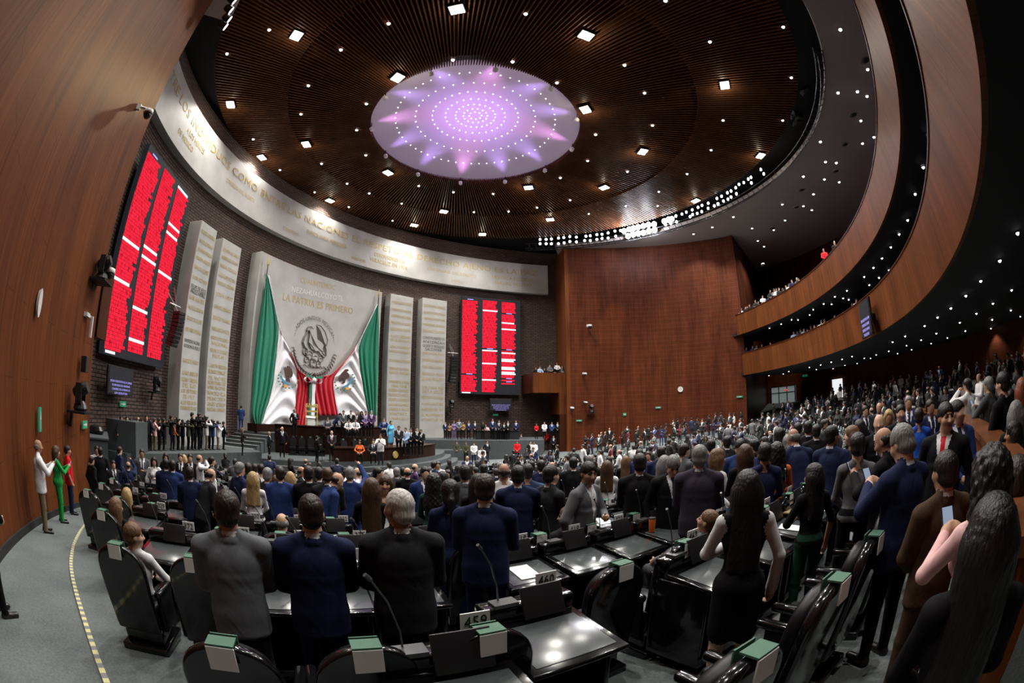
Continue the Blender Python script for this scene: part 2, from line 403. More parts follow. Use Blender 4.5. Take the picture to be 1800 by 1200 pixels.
slab((356,385),(382,408),-2.6,'leftmost pale stone slab with gold names, beside the left red screen',
 [(418,'VICENTE GUERRERO',0,.24),(436,'NICOLAS BRAVO',0,.24),(452,'JOSE MARIA MORELOS',0,.24),(468,'MARIANO ABASOLO',0,.24),(485,'IGNACIO ALLENDE',0,.24),(503,'JUAN ALDAMA',0,.22),(520,'FELIPE DE JESUS',1,.25),(528,'ANGELES RAMIREZ',1,.25),(539,'JUAN ALVAREZ',0,.24),(556,'AQUILES SERDAN',0,.24),(575,'IGNACIO DE LA LLAVE',0,.24),(594,'JOSE MARIA ARTEAGA',0,.24),(612,'UNIVERSIDAD NACIONAL',1,.2),(621,'AUTONOMA DE MEXICO',1,.2),(646,'FRANCISCO I MADERO',0,.24),(666,'ALVARO OBREGON',0,.24),(677,'LAZARO CARDENAS',0,.24),(686,'DEL RIO',0,.24),(695,'A LOS CONSTITUYENTES',0,.22),(704,'DE 1917',0,.22),(714,'A LOS HEROICOS',0,.22),(723,'DEFENSORES DE 1862',0,.22)],'name slabs on the brick wall')
slab((393,418),(425,437),-2.6,'pale stone slab with gold names between the leftmost slab and the flags',
 [(449,'LEONA VICARIO',0,.24),(463,'HERMENEGILDO GALEANA',0,.24),(479,'MIGUEL HIDALGO',0,.24),(496,'GUADALUPE VICTORIA',0,.24),(510,'FRANCISCO XAVIER MINA',0,.24),(530,'JOSEFA ORTIZ',0,.24),(552,'IGNACIO ZARAGOZA',0,.24),(571,'BENITO JUAREZ',0,.24),(590,'MARGARITA MAZA',0,.24),(605,'INSTITUTO POLITECNICO',0,.22),(614,'NACIONAL',0,.22),(626,'HEROICO COLEGIO',0,.22),(635,'MILITAR',0,.22),(652,'CARMEN SERDAN',0,.24),(662,'BELISARIO DOMINGUEZ',0,.24),(672,'DEL ANO DEL',0,.22),(680,'BICENTENARIO DEL',0,.22),(688,'HIMNO NACIONAL',0,.22),(698,'FRANCISCO VILLA',0,.24),(707,'EMILIANO ZAPATA',0,.24),(716,'GENARO ESTRADA',0,.24),(725,'VENUSTIANO CARRANZA',0,.24)],'name slabs on the brick wall')
slab((687,517),(727,522),-3.2,'pale stone slab with gold names just right of the flags',
 [(535,'MIGUEL RAMOS ARIZPE',0,.26),(548,'MARIANO MATAMOROS',0,.26),(559,'VALENTIN GOMEZ FARIAS',0,.26),(571,'MELCHOR OCAMPO',0,.26),(582,'GUILLERMO PRIETO',0,.26),(594,'A LOS HEROES',0,.24),(601,'DE LA REFORMA',0,.24),(613,'IGNACIO RAMIREZ',0,.26),(621,'SANTOS DEGOLLADO',0,.24),(637,'JESUS GONZALEZ ORTEGA',0,.24),(651,'DEFENSORES DE LA PATRIA',0,.24),(658,'NINOS HEROES',0,.24),(674,'DEFENSORES DE LA PATRIA',0,.25),(681,'1846 1848',0,.25),(689,'BELISARIO DOMINGUEZ',0,.25),(697,'FRANCISCO J MUJICA',0,.25),(705,'VICENTE LOMBARDO',0,.25),(714,'GALVAN RAMIREZ',0,.25),(722,'LEANDRO VALLE',0,.25),(730,'MARTINEZ',0,.25),(738,'A FRANCISCO',0,.25)],'name slabs on the brick wall')
slab((743,524),(786,528),-3.2,'rightmost pale stone slab with gold names, beside the right red screen',
 [(541,'JUSTO SIERRA MENDEZ',0,.26),(553,'RICARDO FLORES MAGON',0,.26),(563,'HERMANOS FLORES MAGON',0,.24),(574,'PONCIANO ARRIAGA',0,.26),(585,'EMILIANO ZAPATA',0,.26),(597,'CONSTITUYENTES DE',1,.26),(604,'APATZINGAN',1,.26),(611,'GILBERTO BOSQUES',1,.26),(617,'SALDIVAR',1,.26),(624,'JOSE MARIA PINO',0,.24),(636,'VENUSTIANO CARRANZA',0,.26),(648,'FELIPE CARRILLO PUERTO',0,.24),(660,'FRANCISCO J MUJICA',0,.26),(669,'JUAN RULFO',0,.26),(684,'SOR JUANA INES',0,.26),(691,'DE LA CRUZ',0,.26),(701,'HEROICO COLEGIO',0,.26),(712,'A LOS LEGISLADORES',0,.24),(722,'MARTIRES DE 1913',0,.24),(732,'AL MOVIMIENTO',0,.25),(740,'ESTUDIANTIL DE 1968',0,.25)],'name slabs on the brick wall')
# curved emblem wall
aP0,aP1=A_(460,444,25.0),A_(672,509,25.0)
mb=MB(); mb.arc(WC,[(25.0,-2.0),(25.0,10.35),(26.0,10.35),(26.0,-2.0)],aP1,aP0,40); panel=mb.obj('emblem_wall_slab',M['stone'],auto=.5)
tag(panel,'wide curved pale stone slab behind the flags with gold motto and national emblem','wall slab')
mb=MB()
def lineP(s,p0,p1,h):
    q0,q1=at_cyl(*p0,WC,25.0),at_cyl(*p1,WC,25.0); text_cyl(mb,s,ang(q0),ang(q1),q0.z,q1.z,h,25.0)
lineP('CUAUHTEMOC',(527,496),(589,510),.42); lineP('LA PATRIA ES PRIMERO',(496,527),(620,552),.55)
mb.obj('lettering',M['gold'],panel)
mb=MB(); lineP('NEZAHUALCOYOTL',(512,512),(603,529),.42); o=mb.obj('lettering',M['white_plastic'],panel); o['label']='white lettering'
# emblem relief
def emblem():
    c=at_cyl(552,610,WC,24.97); rz=wall_rz(c)
    R=2.42
    mb=MB()
    def P(x,y): return Vector((x*R,0,y*R))
    def stroke(pts,r): mb.tube([P(*p)+Vector((0,-.085,0)) for p in pts],[r*R*(.5+.5*math.sin(PI*(i+.4)/(len(pts)-.2))) for i in range(len(pts))],5,1)
    def plate(poly,d=.05): 
        n=len(poly); vs=[P(*p) for p in poly]+[P(*p)+Vector((0,-d,0)) for p in poly]
        mb.add(vs,[tuple(range(n)),tuple(range(2*n-1,n-1,-1))]+[(i,(i+1)%n,n+(i+1)%n,n+i) for i in range(n)])
    # ring of letters over the top
    s='ESTADOS UNIDOS MEXICANOS'; vs,fs,w=text_geo(s); h=.125*R
    out=[]
    for v in vs:
        a=deg(168)-deg(156)*v[0]/w; r=R*(.86)+v[2]*h
        out.append((r*math.cos(a),-.05+v[1]*h,r*math.sin(a)))
    mb.add(out,fs,1)
    # eagle: body, head, raised wing with feathers, tail, on a nopal, biting a snake
    plate([(-.10,.55),(-.2,.62),(-.33,.58),(-.38,.48),(-.33,.45),(-.27,.5),(-.22,.42),(-.25,.28),(-.27,.12),(-.15,-.05),(.02,-.12),(.18,-.1),(.3,-.2),(.42,-.28),(.5,-.2),(.36,.0),(.42,.2),(.5,.1),(.53,.3),(.4,.55),(.2,.7),(.02,.72)],.09)
    for k in range(16):
        a=k/15; stroke([(.0+.08*a,.70-.42*a),(.19+.12*a,.56-.36*a),(.31+.19*a,.36-.36*a),(.40+.12*a,.20-.42*a)],.014)
    for k in range(10): stroke([(-.21+.035*k,.42-.045*k),(-.13+.04*k,.24-.035*k),(-.06+.05*k,.04-.015*k)],.013)
    for q in ([(-.10,.55),(-.2,.62),(-.33,.58),(-.38,.48),(-.33,.45)],[(-.33,.45),(-.27,.5),(-.22,.42),(-.25,.28),(-.27,.12),(-.15,-.05)],[(.02,.72),(.2,.70),(.4,.55),(.53,.3),(.5,.1)],[(.42,.2),(.36,0),(.5,-.2),(.42,-.28),(.3,-.2)],[(-.27,.12),(-.12,.02),(.02,-.12)],[(-.25,.54),(-.22,.57),(-.19,.54),(-.22,.51)]): stroke(q,.02)
    for k in range(7): stroke([(.2+.03*k,-.02-.03*k),(.3+.03*k,-.1-.02*k),(.38+.02*k,-.2+.0*k)],.012)
    stroke([(-.33,.5),(-.36,.36),(-.45,.25),(-.5,.08),(-.42,-.05),(-.3,-.12),(-.38,-.22),(-.28,-.3)],.03)
    for (x,y,r) in ((-.2,-.28,.13),(.05,-.3,.15),(-.38,-.18,.1),(.28,-.34,.1),(-.02,-.5,.13),(-.3,-.42,.09),(.2,-.52,.09)):
        plate([(x+r*math.cos(k*PI/5)*.9,y+r*math.sin(k*PI/5)) for k in range(10)],.06)
        [stroke([(x+r*math.cos(q),y+r*math.sin(q)) for q in (w,w+.7,w+1.4,w+2.1)],.013) for w in (.2,2.3,4.4)]; stroke([(x-r*.5,y),(x,y+r*.3),(x+r*.5,y)],.013)
    for k in range(6): stroke([(-.45+.17*k,-.62-.05*math.sin(k)),(-.38+.17*k,-.58),(-.3+.17*k,-.64)],.02)
    # wreath of oak and laurel
    for sgn in (-1,1):
        stroke([(sgn*math.cos(deg(t))*.86,math.sin(deg(t))*.86) for t in range(-12,-92,-8)],.018)
        for t in range(-8,-90,-7):
            for q in (-1,1):
                a=deg(t); cx,cy=.86*math.cos(a),.86*math.sin(a); lx,ly=math.cos(a+q*.9-1.2),math.sin(a+q*.9-1.2)
                plate([(sgn*cx,cy),(sgn*(cx+.06*lx-.03*ly),cy+.06*ly+.03*lx),(sgn*(cx+.13*lx),cy+.13*ly),(sgn*(cx+.06*lx+.03*ly),cy+.06*ly-.03*lx)],.05); stroke([(sgn*cx,cy),(sgn*(cx+.07*lx-.025*ly),cy+.07*ly+.025*lx),(sgn*(cx+.13*lx),cy+.13*ly)],.012)
    stroke([(-.12,-.9),(0,-.82),(.12,-.9)],.03); stroke([(-.1,-.95),(.1,-.95)],.03)
    o=mb.obj('emblem_relief',[M['relief'],M['relief_line']],panel); o.location=(c.x,c.y,c.z); o.rotation_euler=(0,0,rz); o['label']='round grey relief of an eagle with ring lettering'
emblem()
# ---------------------------------------------------------------- flags
def cr(pts,n):
    """Catmull-Rom through pts, n samples"""
    P=[Vector(p) for p in pts]; P=[P[0]*2-P[1]]+P+[P[-1]*2-P[-2]]; out=[]; m=len(pts)-1
    for i in range(n):
        t=i/(n-1)*m; k=min(int(t),m-1); f=t-k; a,b,c,d=P[k:k+4]
        out.append(.5*((2*b)+(c-a)*f+(2*a-5*b+4*c-d)*f*f+(3*b-a-3*c+d)*f**3))
    return out
def cloth_mat(name,c):
    m=mat(name,c,.6,spec=.3); m.node_tree.nodes['Principled BSDF'].inputs['Sheen Weight'].default_value=.2; return m
M['fgreen']=cloth_mat('flag_green',(.002,.17,.10)); M['fwhite']=cloth_mat('flag_white',(.78,.77,.80)); M['fred']=cloth_mat('flag_red',(.50,.008,.025))
M['brown']=mat('eagle_brown',(.05,.022,.012),.7); M['leafgreen']=mat('wreath_green',(.03,.15,.05),.7); M['eblue']=mat('emblem_blue',(.05,.22,.35),.6); M['eyellow']=mat('emblem_ochre',(.75,.33,.03),.6)
def flag(curves,label,mirror,em):
    NV,NS=60,20; cs=[cr([(x,y,0) for x,y in c],NV) for c in curves]
    t=empty('national_flag',tuple(at_cyl(*curves[0][0],WC,24.6))); tag(t,label,'flag','draped national flags'); t0=Vector(t.location)
    for k,(nm,mm,lab) in enumerate((('stripe','fgreen','green stripe'),('stripe','fwhite','white stripe'),('stripe','fred','red stripe'))):
        vs=[];fs=[]; j0=0 if k<2 else next(j for j in range(NV) if (cs[2][j]-cs[3][j]).length>=5)
        for j in range(j0,NV):
            v=j/(NV-1)
            for i in range(NS+1):
                u=i/NS; p=cs[k][j].lerp(cs[k+1][j],u)
                if k==0: d=.16*math.sin(u*2*PI*4.2+1.1*v)*(.25+.75*v)+.05*math.sin(u*31+v*3)
                elif k==1: 
                    ss=(u*1.0+v*7.5+.9*math.sin(PI*u)*1.1); d=.17*math.sin(ss*2*PI*.95)*(.2+.8*min(1,v*1.6))*(math.sin(PI*min(1,max(0,u*.9+.05)))**.5)
                else: d=.15*math.sin((u*3.6+.8*v*u)*2*PI)*(.3+.7*v)+.06*math.sin(u*40)
                q=at_cyl(p.x,p.y,WC,24.62-(.10 if k==2 else .05*k)+d); vs.append(Vector(q)-t0)
        for j in range(NV-1-j0):
            for i in range(NS): fs.append((j*(NS+1)+i,j*(NS+1)+i+1,(j+1)*(NS+1)+i+1,(j+1)*(NS+1)+i))
        mb=MB(); mb.add(vs,fs); o=mb.obj(nm,M[mm],t,smooth=True); o['label']=lab
        s=o.modifiers.new('solid','SOLIDIFY'); s.thickness=.02
    # woven emblem
    cx,cy,sg=em; mb=MB()
    def patch(poly,mi,R=24.36):
        n=len(poly); vs=[Vector(at_cyl(cx+sg*x,cy+y,WC,R))-t0 for x,y in poly]+[Vector(at_cyl(cx+sg*x,cy+y,WC,R+.03))-t0 for x,y in poly]
        mb.add(vs,[tuple(range(n)),tuple(range(2*n-1,n-1,-1))]+[(i,(i+1)%n,n+(i+1)%n,n+i) for i in range(n)],mi)
    EG=[(130,770),(150,800),(158,775),(176,800),(178,772),(215,775),(250,820),(262,870),(255,910),(235,930),(202,895),(222,950),(225,992),(203,985),(175,940),(158,900),(148,850)] if not mirror else [(870,990),(862,940),(900,870),(950,815),(985,812),(1003,832),(975,850),(1000,880),(1005,920),(960,950),(945,1000),(905,1005),(925,960),(915,925),(885,950)]
    patch([(480+x/7.5-cx,540+y/7.5-cy) if sg>0 else (-(480+x/7.5-cx),540+y/7.5-cy) for x,y in EG],0)
    for k in range(12):
        a=deg(10+k*19); x,y=0+18*math.cos(a),3+17*math.sin(a); patch([(x+1.6*math.cos(q),y+1.6*math.sin(q)) for q in (0,1.2,2.5,3.8,5)],1)
    patch([(-13,-3),(-9,4),(-3,10),(3,13),(1,16),(-6,13),(-12,6),(-15,-1)],2); patch([(-7,13),(-1,15),(-3,19),(-8,18)],3)
    mb.obj('woven_emblem',[M['brown'],M['leafgreen'],M['eblue'],M['eyellow']],t)
    # pole hook and spear tip
    mb=MB(); p=Vector(at_cyl(*curves[0][0],WC,24.6))-t0
    mb.tube([p+Vector((0,0,-.5)),p+Vector((0,0,.5))],.035,8); mb.tube([p,Vector(at_cyl(*curves[0][0],WC,25.0))-t0],.04,6); mb.obj('pole',M['black_plastic'],t)
    mb=MB(); mb.lathe([(.04,.5),(.05,.55),(.09,.7),(.07,.9),(.015,1.25)],12,p); mb.obj('finial',M['gold'],t)
flag([[(469,482),(459,545),(452,600),(447,645),(444,690),(442,725),(449,749)],[(471,484),(485,550),(489,588),(485,632),(478,685),(466,725),(458,751)],[(473,484),(491,572),(505,606),(520,641),(523,675),(519,715),(514,752)],[(474,484),(493,575),(508,609),(523,648),(547,669),(545,710),(539,752)]],
 'left half of the national flag, draped from the left spear to the bow',0,(507,662,1))
flag([[(665,533),(666,590),(665,640),(664,680),(662,730)],[(664,534),(634,599),(631,630),(640,690),(648,730)],[(663,535),(629,604),(600,645),(586,672),(594,730)],[(662,536),(627,607),(584,657),(551,669),(557,730)]],
 'right half of the national flag, draped from the right spear to the bow',1,(606,666,-1))
def bow():
    c=at_cyl(549,668,WC,24.3); t=empty('flag_bow',tuple(c),wall_rz(c)); tag(t,'tricolour ribbon bow with hanging tails where the two flags meet','ribbon')
    for s in (-1,1):
        mb=MB(); n=14; vs=[];fs=[]
        for i in range(n+1):
            a=2*PI*i/n; x=s*(.42-.42*math.cos(a)); z=.26*math.sin(a)*(x*s/.84)**.5 if x*s>0 else 0
            for y in (-.14,.0,.14): vs.append((x,y*.9-.1,z))
        for i in range(n):
            for j in range(2): fs.append((i*3+j,i*3+j+1,(i+1)*3+j+1,(i+1)*3+j))
        mb.add(vs,fs,0); o=mb.obj('loop',[M['fwhite']],t,smooth=True)
        mb=MB(); mb.add([(s*.1,-.26,.12),(s*.85,-.26,.22),(s*.8,-.26,.36),(s*.1,-.26,.22),(s*.1,-.2,.12),(s*.85,-.2,.22),(s*.8,-.2,.36),(s*.1,-.2,.22)],[(0,1,2,3),(7,6,5,4),(0,4,5,1),(2,6,7,3),(1,5,6,2)]); mb.obj('ribbon_edge',M['fgreen'],t)
    mb=MB(); mb.lathe([(.02,-.2),(.17,-.12),(.2,0),(.17,.12),(.02,.2)],12,(0,-.2,0)); mb.obj('knot',M['fwhite'],t,smooth=True)
    for k,(m,x) in enumerate((('fgreen',-.22),('fwhite',.03),('fwhite',.2))):
        mb=MB(); vs=[];fs=[]
        for j in range(13):
            z=-.1-3.4*j/12; w=.1
            vs+= [(x-w,-.05+.04*math.sin(j+k),z),(x+w,-.05+.04*math.cos(j*1.2+k),z)]
        for j in range(12): fs.append((2*j,2*j+1,2*j+3,2*j+2))
        mb.add(vs,fs); o=mb.obj('tail',M[m],t,smooth=True); s_=o.modifiers.new('s','SOLIDIFY'); s_.thickness=.02
bow()
# ---------------------------------------------------------------- voting screens
def red_mat():
    m=mat('red_lit_name_rows',(.02,0,0),.4); t=NT(m); n=t.new('ShaderNodeTexNoise',Scale=1.0,Detail=2.0); t.link(t.mapping('UV',(26,3,1)),n.inputs[0])
    w=t.new('ShaderNodeTexWave',wave_type='BANDS',bands_direction='Y'); w.inputs['Scale'].default_value=1; t.link(t.mapping('UV',(1,1,1)),w.inputs[0])
    k=t.math('GREATER_THAN',n.outputs[0],.56)
    c=t.mix(k,(1.0,.022,.055),(.45,.008,.02)); t.link(c,t.b.inputs['Emission Color']); t.b.inputs['Emission Strength'].default_value=1.1; t.b.inputs['Specular IOR Level'].default_value=0; return m
M['red']=red_mat()
M['screen_white']=mat('white_lit_row',(.1,.1,.1),.4,0,(.95,.95,1),1.0)
M['screen_blue']=mat('violet_lit_text',(.05,.05,.1),.4,0,(.42,.36,1),1.1)
M['screen_bg']=mat('dark_screen_face',(.012,.012,.014),.6,0,(.05,.05,.06),.3,.1)
def voting_screen(a,b,z0,z1,label,seed,columns,whites):
    rnd=random.Random(seed); mid=((a[0]+b[0])/2,(a[1]+b[1])/2); rz=math.atan2(b[1]-a[1],b[0]-a[0]); w=math.hypot(b[0]-a[0],b[1]-a[1]); h=z1-z0
    t=empty('voting_screen',(mid[0],mid[1],z0),rz); tag(t,label,'screen','red voting screens')
    mb=MB(); mb.box((0,.16,h/2),(w,.3,h)); mb.obj('housing',M['screen_bg'],t)
    n=57; rh=h*.955/n
    for ci,(x0,x1) in enumerate(columns):
        mb=MB()
        for r in range(n):
            zt=h*.975-r*rh; wd=(x1-x0)*(.84+.16*rnd.random())*(.86 if rnd.random()<.12 else 1)
            k=(ci,r); mi=0
            if k in whites: mi=whites[k]
            if mi==9: continue
            X0=-w/2+w*x0; X1=X0+w*wd
            if mi==2: X0+=w*.08; X1=X0+w*.1
            zb=zt-rh*(.9 if mi!=2 else .5)
            mb.add([(X0,-.012,zb),(X1,-.012,zb),(X1,-.012,zt),(X0,-.012,zt)],[(0,1,2,3)],mi,[(0,zb),(X1-X0,zb),(X1-X0,zt),(0,zt)])
        mb.obj('name_column',[M['red'],M['screen_white'],M['screen_blue']],t)
    mb=MB(); mb.box((-w/2+w*.09,-.012,h*.012),(w*.14,.01,h*.012)); mb.obj('footer_line',M['screen_white'],t)
cl=[(.005,.30),(.345,.62),(.675,.96)]
W1={(0,0):2,(0,27):1,(0,38):1,(1,25):1,(1,28):1,(1,43):1,(1,52):1,(2,0):1,(2,13):1,(2,16):1,(2,29):1,(1,56):9,(2,56):9}
voting_screen((-16.35,12.3),(-17.78,17.95),1.5,11.05,'left tall black voting screen with three columns of red rows',3,cl,W1)
cl2=[(.01,.27),(.345,.60),(.67,.92)]
W2={(0,0):2,(0,46):2,(1,6):1,(1,30):2,(1,31):1,(1,39):1,(1,49):1,(2,7):2,(2,13):1,(2,17):1,(2,30):2,(2,32):1,(2,36):1,(2,37):1,(2,41):1,(2,42):1,(2,44):1,(2,45):1,(2,48):2,(2,50):2,(2,49):0,(2,52):9,(2,53):9,(2,54):9,(2,55):9,(2,56):9}
voting_screen((-4.87,43.2),(.85,45.55),1.95,11.45,'right tall black voting screen with three columns of red rows',5,cl2,W2)
def info_screen(p0,p1,R,C,label,tilt=0):
    a=at_cyl(*p0,C,R); b=at_cyl(*p1,C,R)
    mid=(a+b)/2; rz=wall_rz(mid,C); w=math.hypot(a.x-b.x,a.y-b.y); h=a.z-b.z
    t=empty('caption_screen',(mid.x,mid.y,b.z),rz); tag(t,label,'screen','small caption screens')
    mb=MB(); mb.box((0,.08,h/2),(w,.12,h)); mb.obj('housing',M['black_plastic'],t,bevel=.02)
    mb=MB(); mb.box((0,.012,h*.5),(w*.93,.02,h*.9)); mb.obj('display',M['screen_bg'],t)
    mb=MB()
    for i,s in enumerate(('SESION CONSTITUTIVA DE LA CAMARA','DE DIPUTADOS DEL HONORABLE','CONGRESO DE LA UNION A LA','LXVI LEGISLATURA')):
        text_flat(mb,s,0,h*(.44-.135*i),h*.075,-.004,w*(.84 if i==0 else .7 if i<3 else .5))
    mb.obj('caption',M['screen_blue'],t)
    mb=MB(); mb.box((0,.35,h*.5),(w*.3,.5,h*.2)); mb.obj('bracket',M['dark_metal'],t)
info_screen((192,640),(234,697),25.2,WC,'small dark caption screen under the left voting screen')
info_screen((861,700),(900,722),25.2,WC,'small dark caption screen under the right voting screen')
# line array loudspeakers on brackets
def line_array(px,py0,py1,R,label):
    a=at_cyl(px,py0,WC,R); b=at_cyl(px,py1,WC,R); n=9; h=(a.z-b.z)/n
    t=empty('line_array_loudspeaker',(a.x,a.y,b.z),wall_rz(a)); tag(t,label,'loudspeaker','hanging line array loudspeakers')
    for i in range(n):
        mb=MB(); k=i/(n-1); mb.box((0,.16*(1-k)**2*2-.1,h*(i+.5)),(.62,.5,h*.93),0,Matrix.Rotation(.35*(1-k),3,'X')); mb.obj('cabinet',M['black_plastic'],t,bevel=.02,seg=1)
    mb=MB(); H=a.z-b.z; mb.tube([(-.5,.3,H+.35),(.6,.3,H+.35)],.05,6); mb.tube([(0,.3,H+.35),(0,1.0,H+1.1)],.04,6); mb.tube([(-.3,.3,H+1.2),(.2,.3,H+.35)],.04,6); mb.tube([(0,0,H),(0,.3,H+.35)],.03,6); mb.obj('bracket',M['metal'],t)
line_array(313,548,610,24.6,'black curved stack of loudspeakers hanging left of the leftmost slab')
line_array(797,626,672,24.9,'black curved stack of loudspeakers hanging between rightmost slab and right screen')
# ---------------------------------------------------------------- small boxes (press boxes) on both wood walls
mb=MB(); mb.arc(WC,[(22.3,2.03),(22.3,3.92),(22.42,3.92),(22.42,2.2),(26,2.2),(26,2.03)],aR0-.01,deg(104.55),14)
o=mb.obj('wall_box_right',M['wood'],auto=.5); structure(o)
mb=MB(); mb.arc(WC,[(22.42,2.03),(22.42,3.92),(26,3.92),(26,2.03)],deg(104.4),deg(104.7),1); structure(mb.obj('wall_box_right_side',M['wood_dark']))
mb=MB(); mb.arc(WC,[(22.0,-.02),(22.0,2.03),(26,2.03),(26,-.02)],aR0-.01,deg(98.2),4); structure(mb.obj('wall_box_right_base',M['wood']))
mb=MB(); mb.arc(WC,[(21.9,-3.6),(21.9,-.02),(22.2,-.02),(22.2,-3.6)],deg(98.2),deg(96.2),2); structure(mb.obj('door_1',M['wood_dark']))
mb=MB(); mb.arc(WC,[(23.42,1.6),(23.42,3.62),(25.9,3.62),(25.9,1.6)],aL-.012,deg(208.4),4); structure(mb.obj('wall_box_left',M['wood_dark']))
# ---------------------------------------------------------------- items on the walls
def on_wall(px,py,R,C=WC): 
    p=at_cyl(px,py,C,R); return p,wall_rz(p,C)
def exit_sign(px,py,R,label,w=.5,h=.2,arrow=True,vert=False,C=WC):
    p,rz=on_wall(px,py,R,C); t=empty('exit_sign',tuple(p),rz); tag(t,label,'sign','green exit signs')
    mb=MB(); mb.box((0,0,0),((h,.04,w) if vert else (w,.04,h))); mb.obj('plate',M['exit'],t)
    mb=MB(); q=.6*h
    poly=[(-w*.4,-.15*q),(0,-.15*q),(0,-.5*q),(w*.4,0),(0,.5*q),(0,.15*q),(-w*.4,.15*q)]
    vs=[(x,-.03,z) if not vert else (z,-.03,x) for x,z in poly]; mb.add(vs,[tuple(range(7))]); mb.obj('arrow',M['white_plastic'],t)
M['exit']=mat('green_sign',(.01,.20,.10),.5,0,(.05,.75,.4),.12)
exit_sign(70,737,23.3,'green upright exit sign on the left wood wall',.5,.17,vert=True)
exit_sign(149,746,23.3,'green arrow sign at the front edge of the left wood wall',.42,.22)
exit_sign(216,710,25.9,'green arrow sign on brick under the left caption screen',.55,.25)
exit_sign(871,729,25.9,'green arrow sign on brick under the right caption screen',.55,.2)
exit_sign(1018,739,21.5,'green arrow sign at the left edge of the right wood block',.55,.18)
exit_sign(1157,716,21.5,'green arrow sign in the middle of the right wood block',.55,.18)
exit_sign(1098,728,21.5,'small square green sign low on the right wood block',.3,.28)
exit_sign(1300,697,21.5,'green arrow sign at the right edge of the right wood block',.6,.18)
def dome_camera(px,py,R,label,s=1,C=WC):
    p,rz=on_wall(px,py,R,C); t=empty('dome_camera',tuple(p),rz); tag(t,label,'security camera','white security cameras')
    mb=MB(); mb.box((-.1*s,.1,.12*s),(.12*s,.3,.2*s)); mb.tube([(-.1*s,0,.15*s),(-.02*s,-.3*s,.13*s)],.05*s,8); mb.obj('bracket',M['white_plastic'],t)
    mb=MB(); mb.lathe([(.05*s,.16*s),(.17*s,.12*s),(.19*s,.0),(.17*s,-.02*s)],18,(.03*s,-.38*s,0)); mb.obj('shell',M['white_plastic'],t,smooth=True)
    mb=MB(); mb.lathe([(.15*s,-.02*s),(.14*s,-.1*s),(.08*s,-.18*s),(.01*s,-.2*s)],18,(.03*s,-.38*s,0)); mb.obj('glass_dome',M['black_plastic'],t,smooth=True)
dome_camera(243,197,23.3,'white dome camera high on the left wood wall',1.0)
dome_camera(176,477,23.3,'white dome camera on the left wood wall beside the red screen',1.0)
dome_camera(1035,575,21.2,'white pendant camera high on the right wood block',1.2)
dome_camera(1027,658,21.3,'white camera at mid height on the right wood block',.9)
dome_camera(1004,718,21.6,'white camera low at the left corner of the right wood block',1.0)
dome_camera(1029,708,21.4,'small white camera right of the corner camera on the wood block',.8)
dome_camera(1341,467,44,'white camera on the back wall of the top gallery',1.0,C=Vector((0,0)))
p,rz=on_wall(71,532,23.3); mb=MB(); mb.lathe([(.02,-.09),(.16,-.07),(.19,0)],20); o=mb.obj('smoke_detector',M['white_plastic'],None,tuple(p)); o.rotation_euler=(PI/2,0,rz); o.scale=(.75,1.5,1); tag(o,'white oval detector on the left wood wall','detector')
def thing_box(px,py,R,d,name,label,cat,m,C=WC):
    p,rz=on_wall(px,py,R,C); mb=MB(); mb.box((0,0,0),d); o=mb.obj(name,M[m],None,tuple(p),rz,bevel=.02); tag(o,label,cat); return o
thing_box(149,640,23.2,(.25,.2,.45),'wall_loudspeaker','small black loudspeaker box at the edge of the left wood wall','loudspeaker','black_plastic')
def ptz(px,py,R,label,C=WC):
    p,rz=on_wall(px,py,R,C); t=empty('moving_spotlight',tuple(p),rz); tag(t,label,'lamp','black moving spotlights')
    mb=MB(); mb.box((0,.0,-.5),(.9,.6,.06)); mb.tube([(0,.3,-.5),(0,.35,-.9)],.05,6); mb.obj('shelf',M['dark_metal'],t)
    mb=MB(); mb.lathe([(.2,-.46),(.24,-.4),(.2,-.28),(.1,-.2)],14); mb.obj('base',M['black_plastic'],t)
    mb=MB(); mb.box((-.22,0,0),(.06,.2,.5)); mb.box((.22,0,0),(.06,.2,.5)); mb.box((0,0,-.24),(.5,.2,.06)); mb.obj('yoke',M['black_plastic'],t)
    mb=MB(); mb.lathe([(.12,-.25),(.18,-.1),(.18,.15),(.15,.25)],14,(0,0,.08),0,Matrix.Rotation(1.2,3,'X')); mb.obj('head',M['black_plastic'],t,smooth=False)
ptz(142,690,23.0,'black moving spotlight on a shelf at the edge of the left wood wall')
ptz(183,466,23.1,'black moving spotlight beside the white camera on the left wall')
ptz(276,672,25.3,'black moving spotlight left of the leftmost slab')
ptz(794,708,25.3,'black moving spotlight right of the rightmost slab')
ptz(1040,716,21.2,'black moving spotlight low on the right wood block')
p,rz=on_wall(154,573,23.3); mb=MB(); mb.box((-.1,.1,.3),(.3,.25,.12)); mb.box((.1,-.1,0),(.08,.08,.6)); mb.box((-.05,0,.28),(.35,.08,.08)); o=mb.obj('empty_bracket',M['white_plastic'],None,tuple(p),rz); tag(o,'empty white metal bracket on the left wood wall','bracket')
p,rz=on_wall(1196,684,21.55); t=empty('wall_clock',tuple(p),rz); tag(t,'round white clock on the right wood block','clock')
mb=MB(); mb.lathe([(.02,.0),(.24,.0),(.26,.03),(.26,.08)],24,(0,0,0),0,Matrix.Rotation(PI/2,3,'X')); mb.obj('face',M['white_plastic'],t)
mb=MB(); mb.box((0,-.1,.07),(.02,.01,.15)); mb.box((.05,-.1,0),(.1,.01,.02)); mb.obj('hand',M['black_plastic'],t)
# caption screen on the lower balcony
info_screen((1508,535),(1533,587),38.1,BC,'small dark caption screen hung on the lower balcony front')
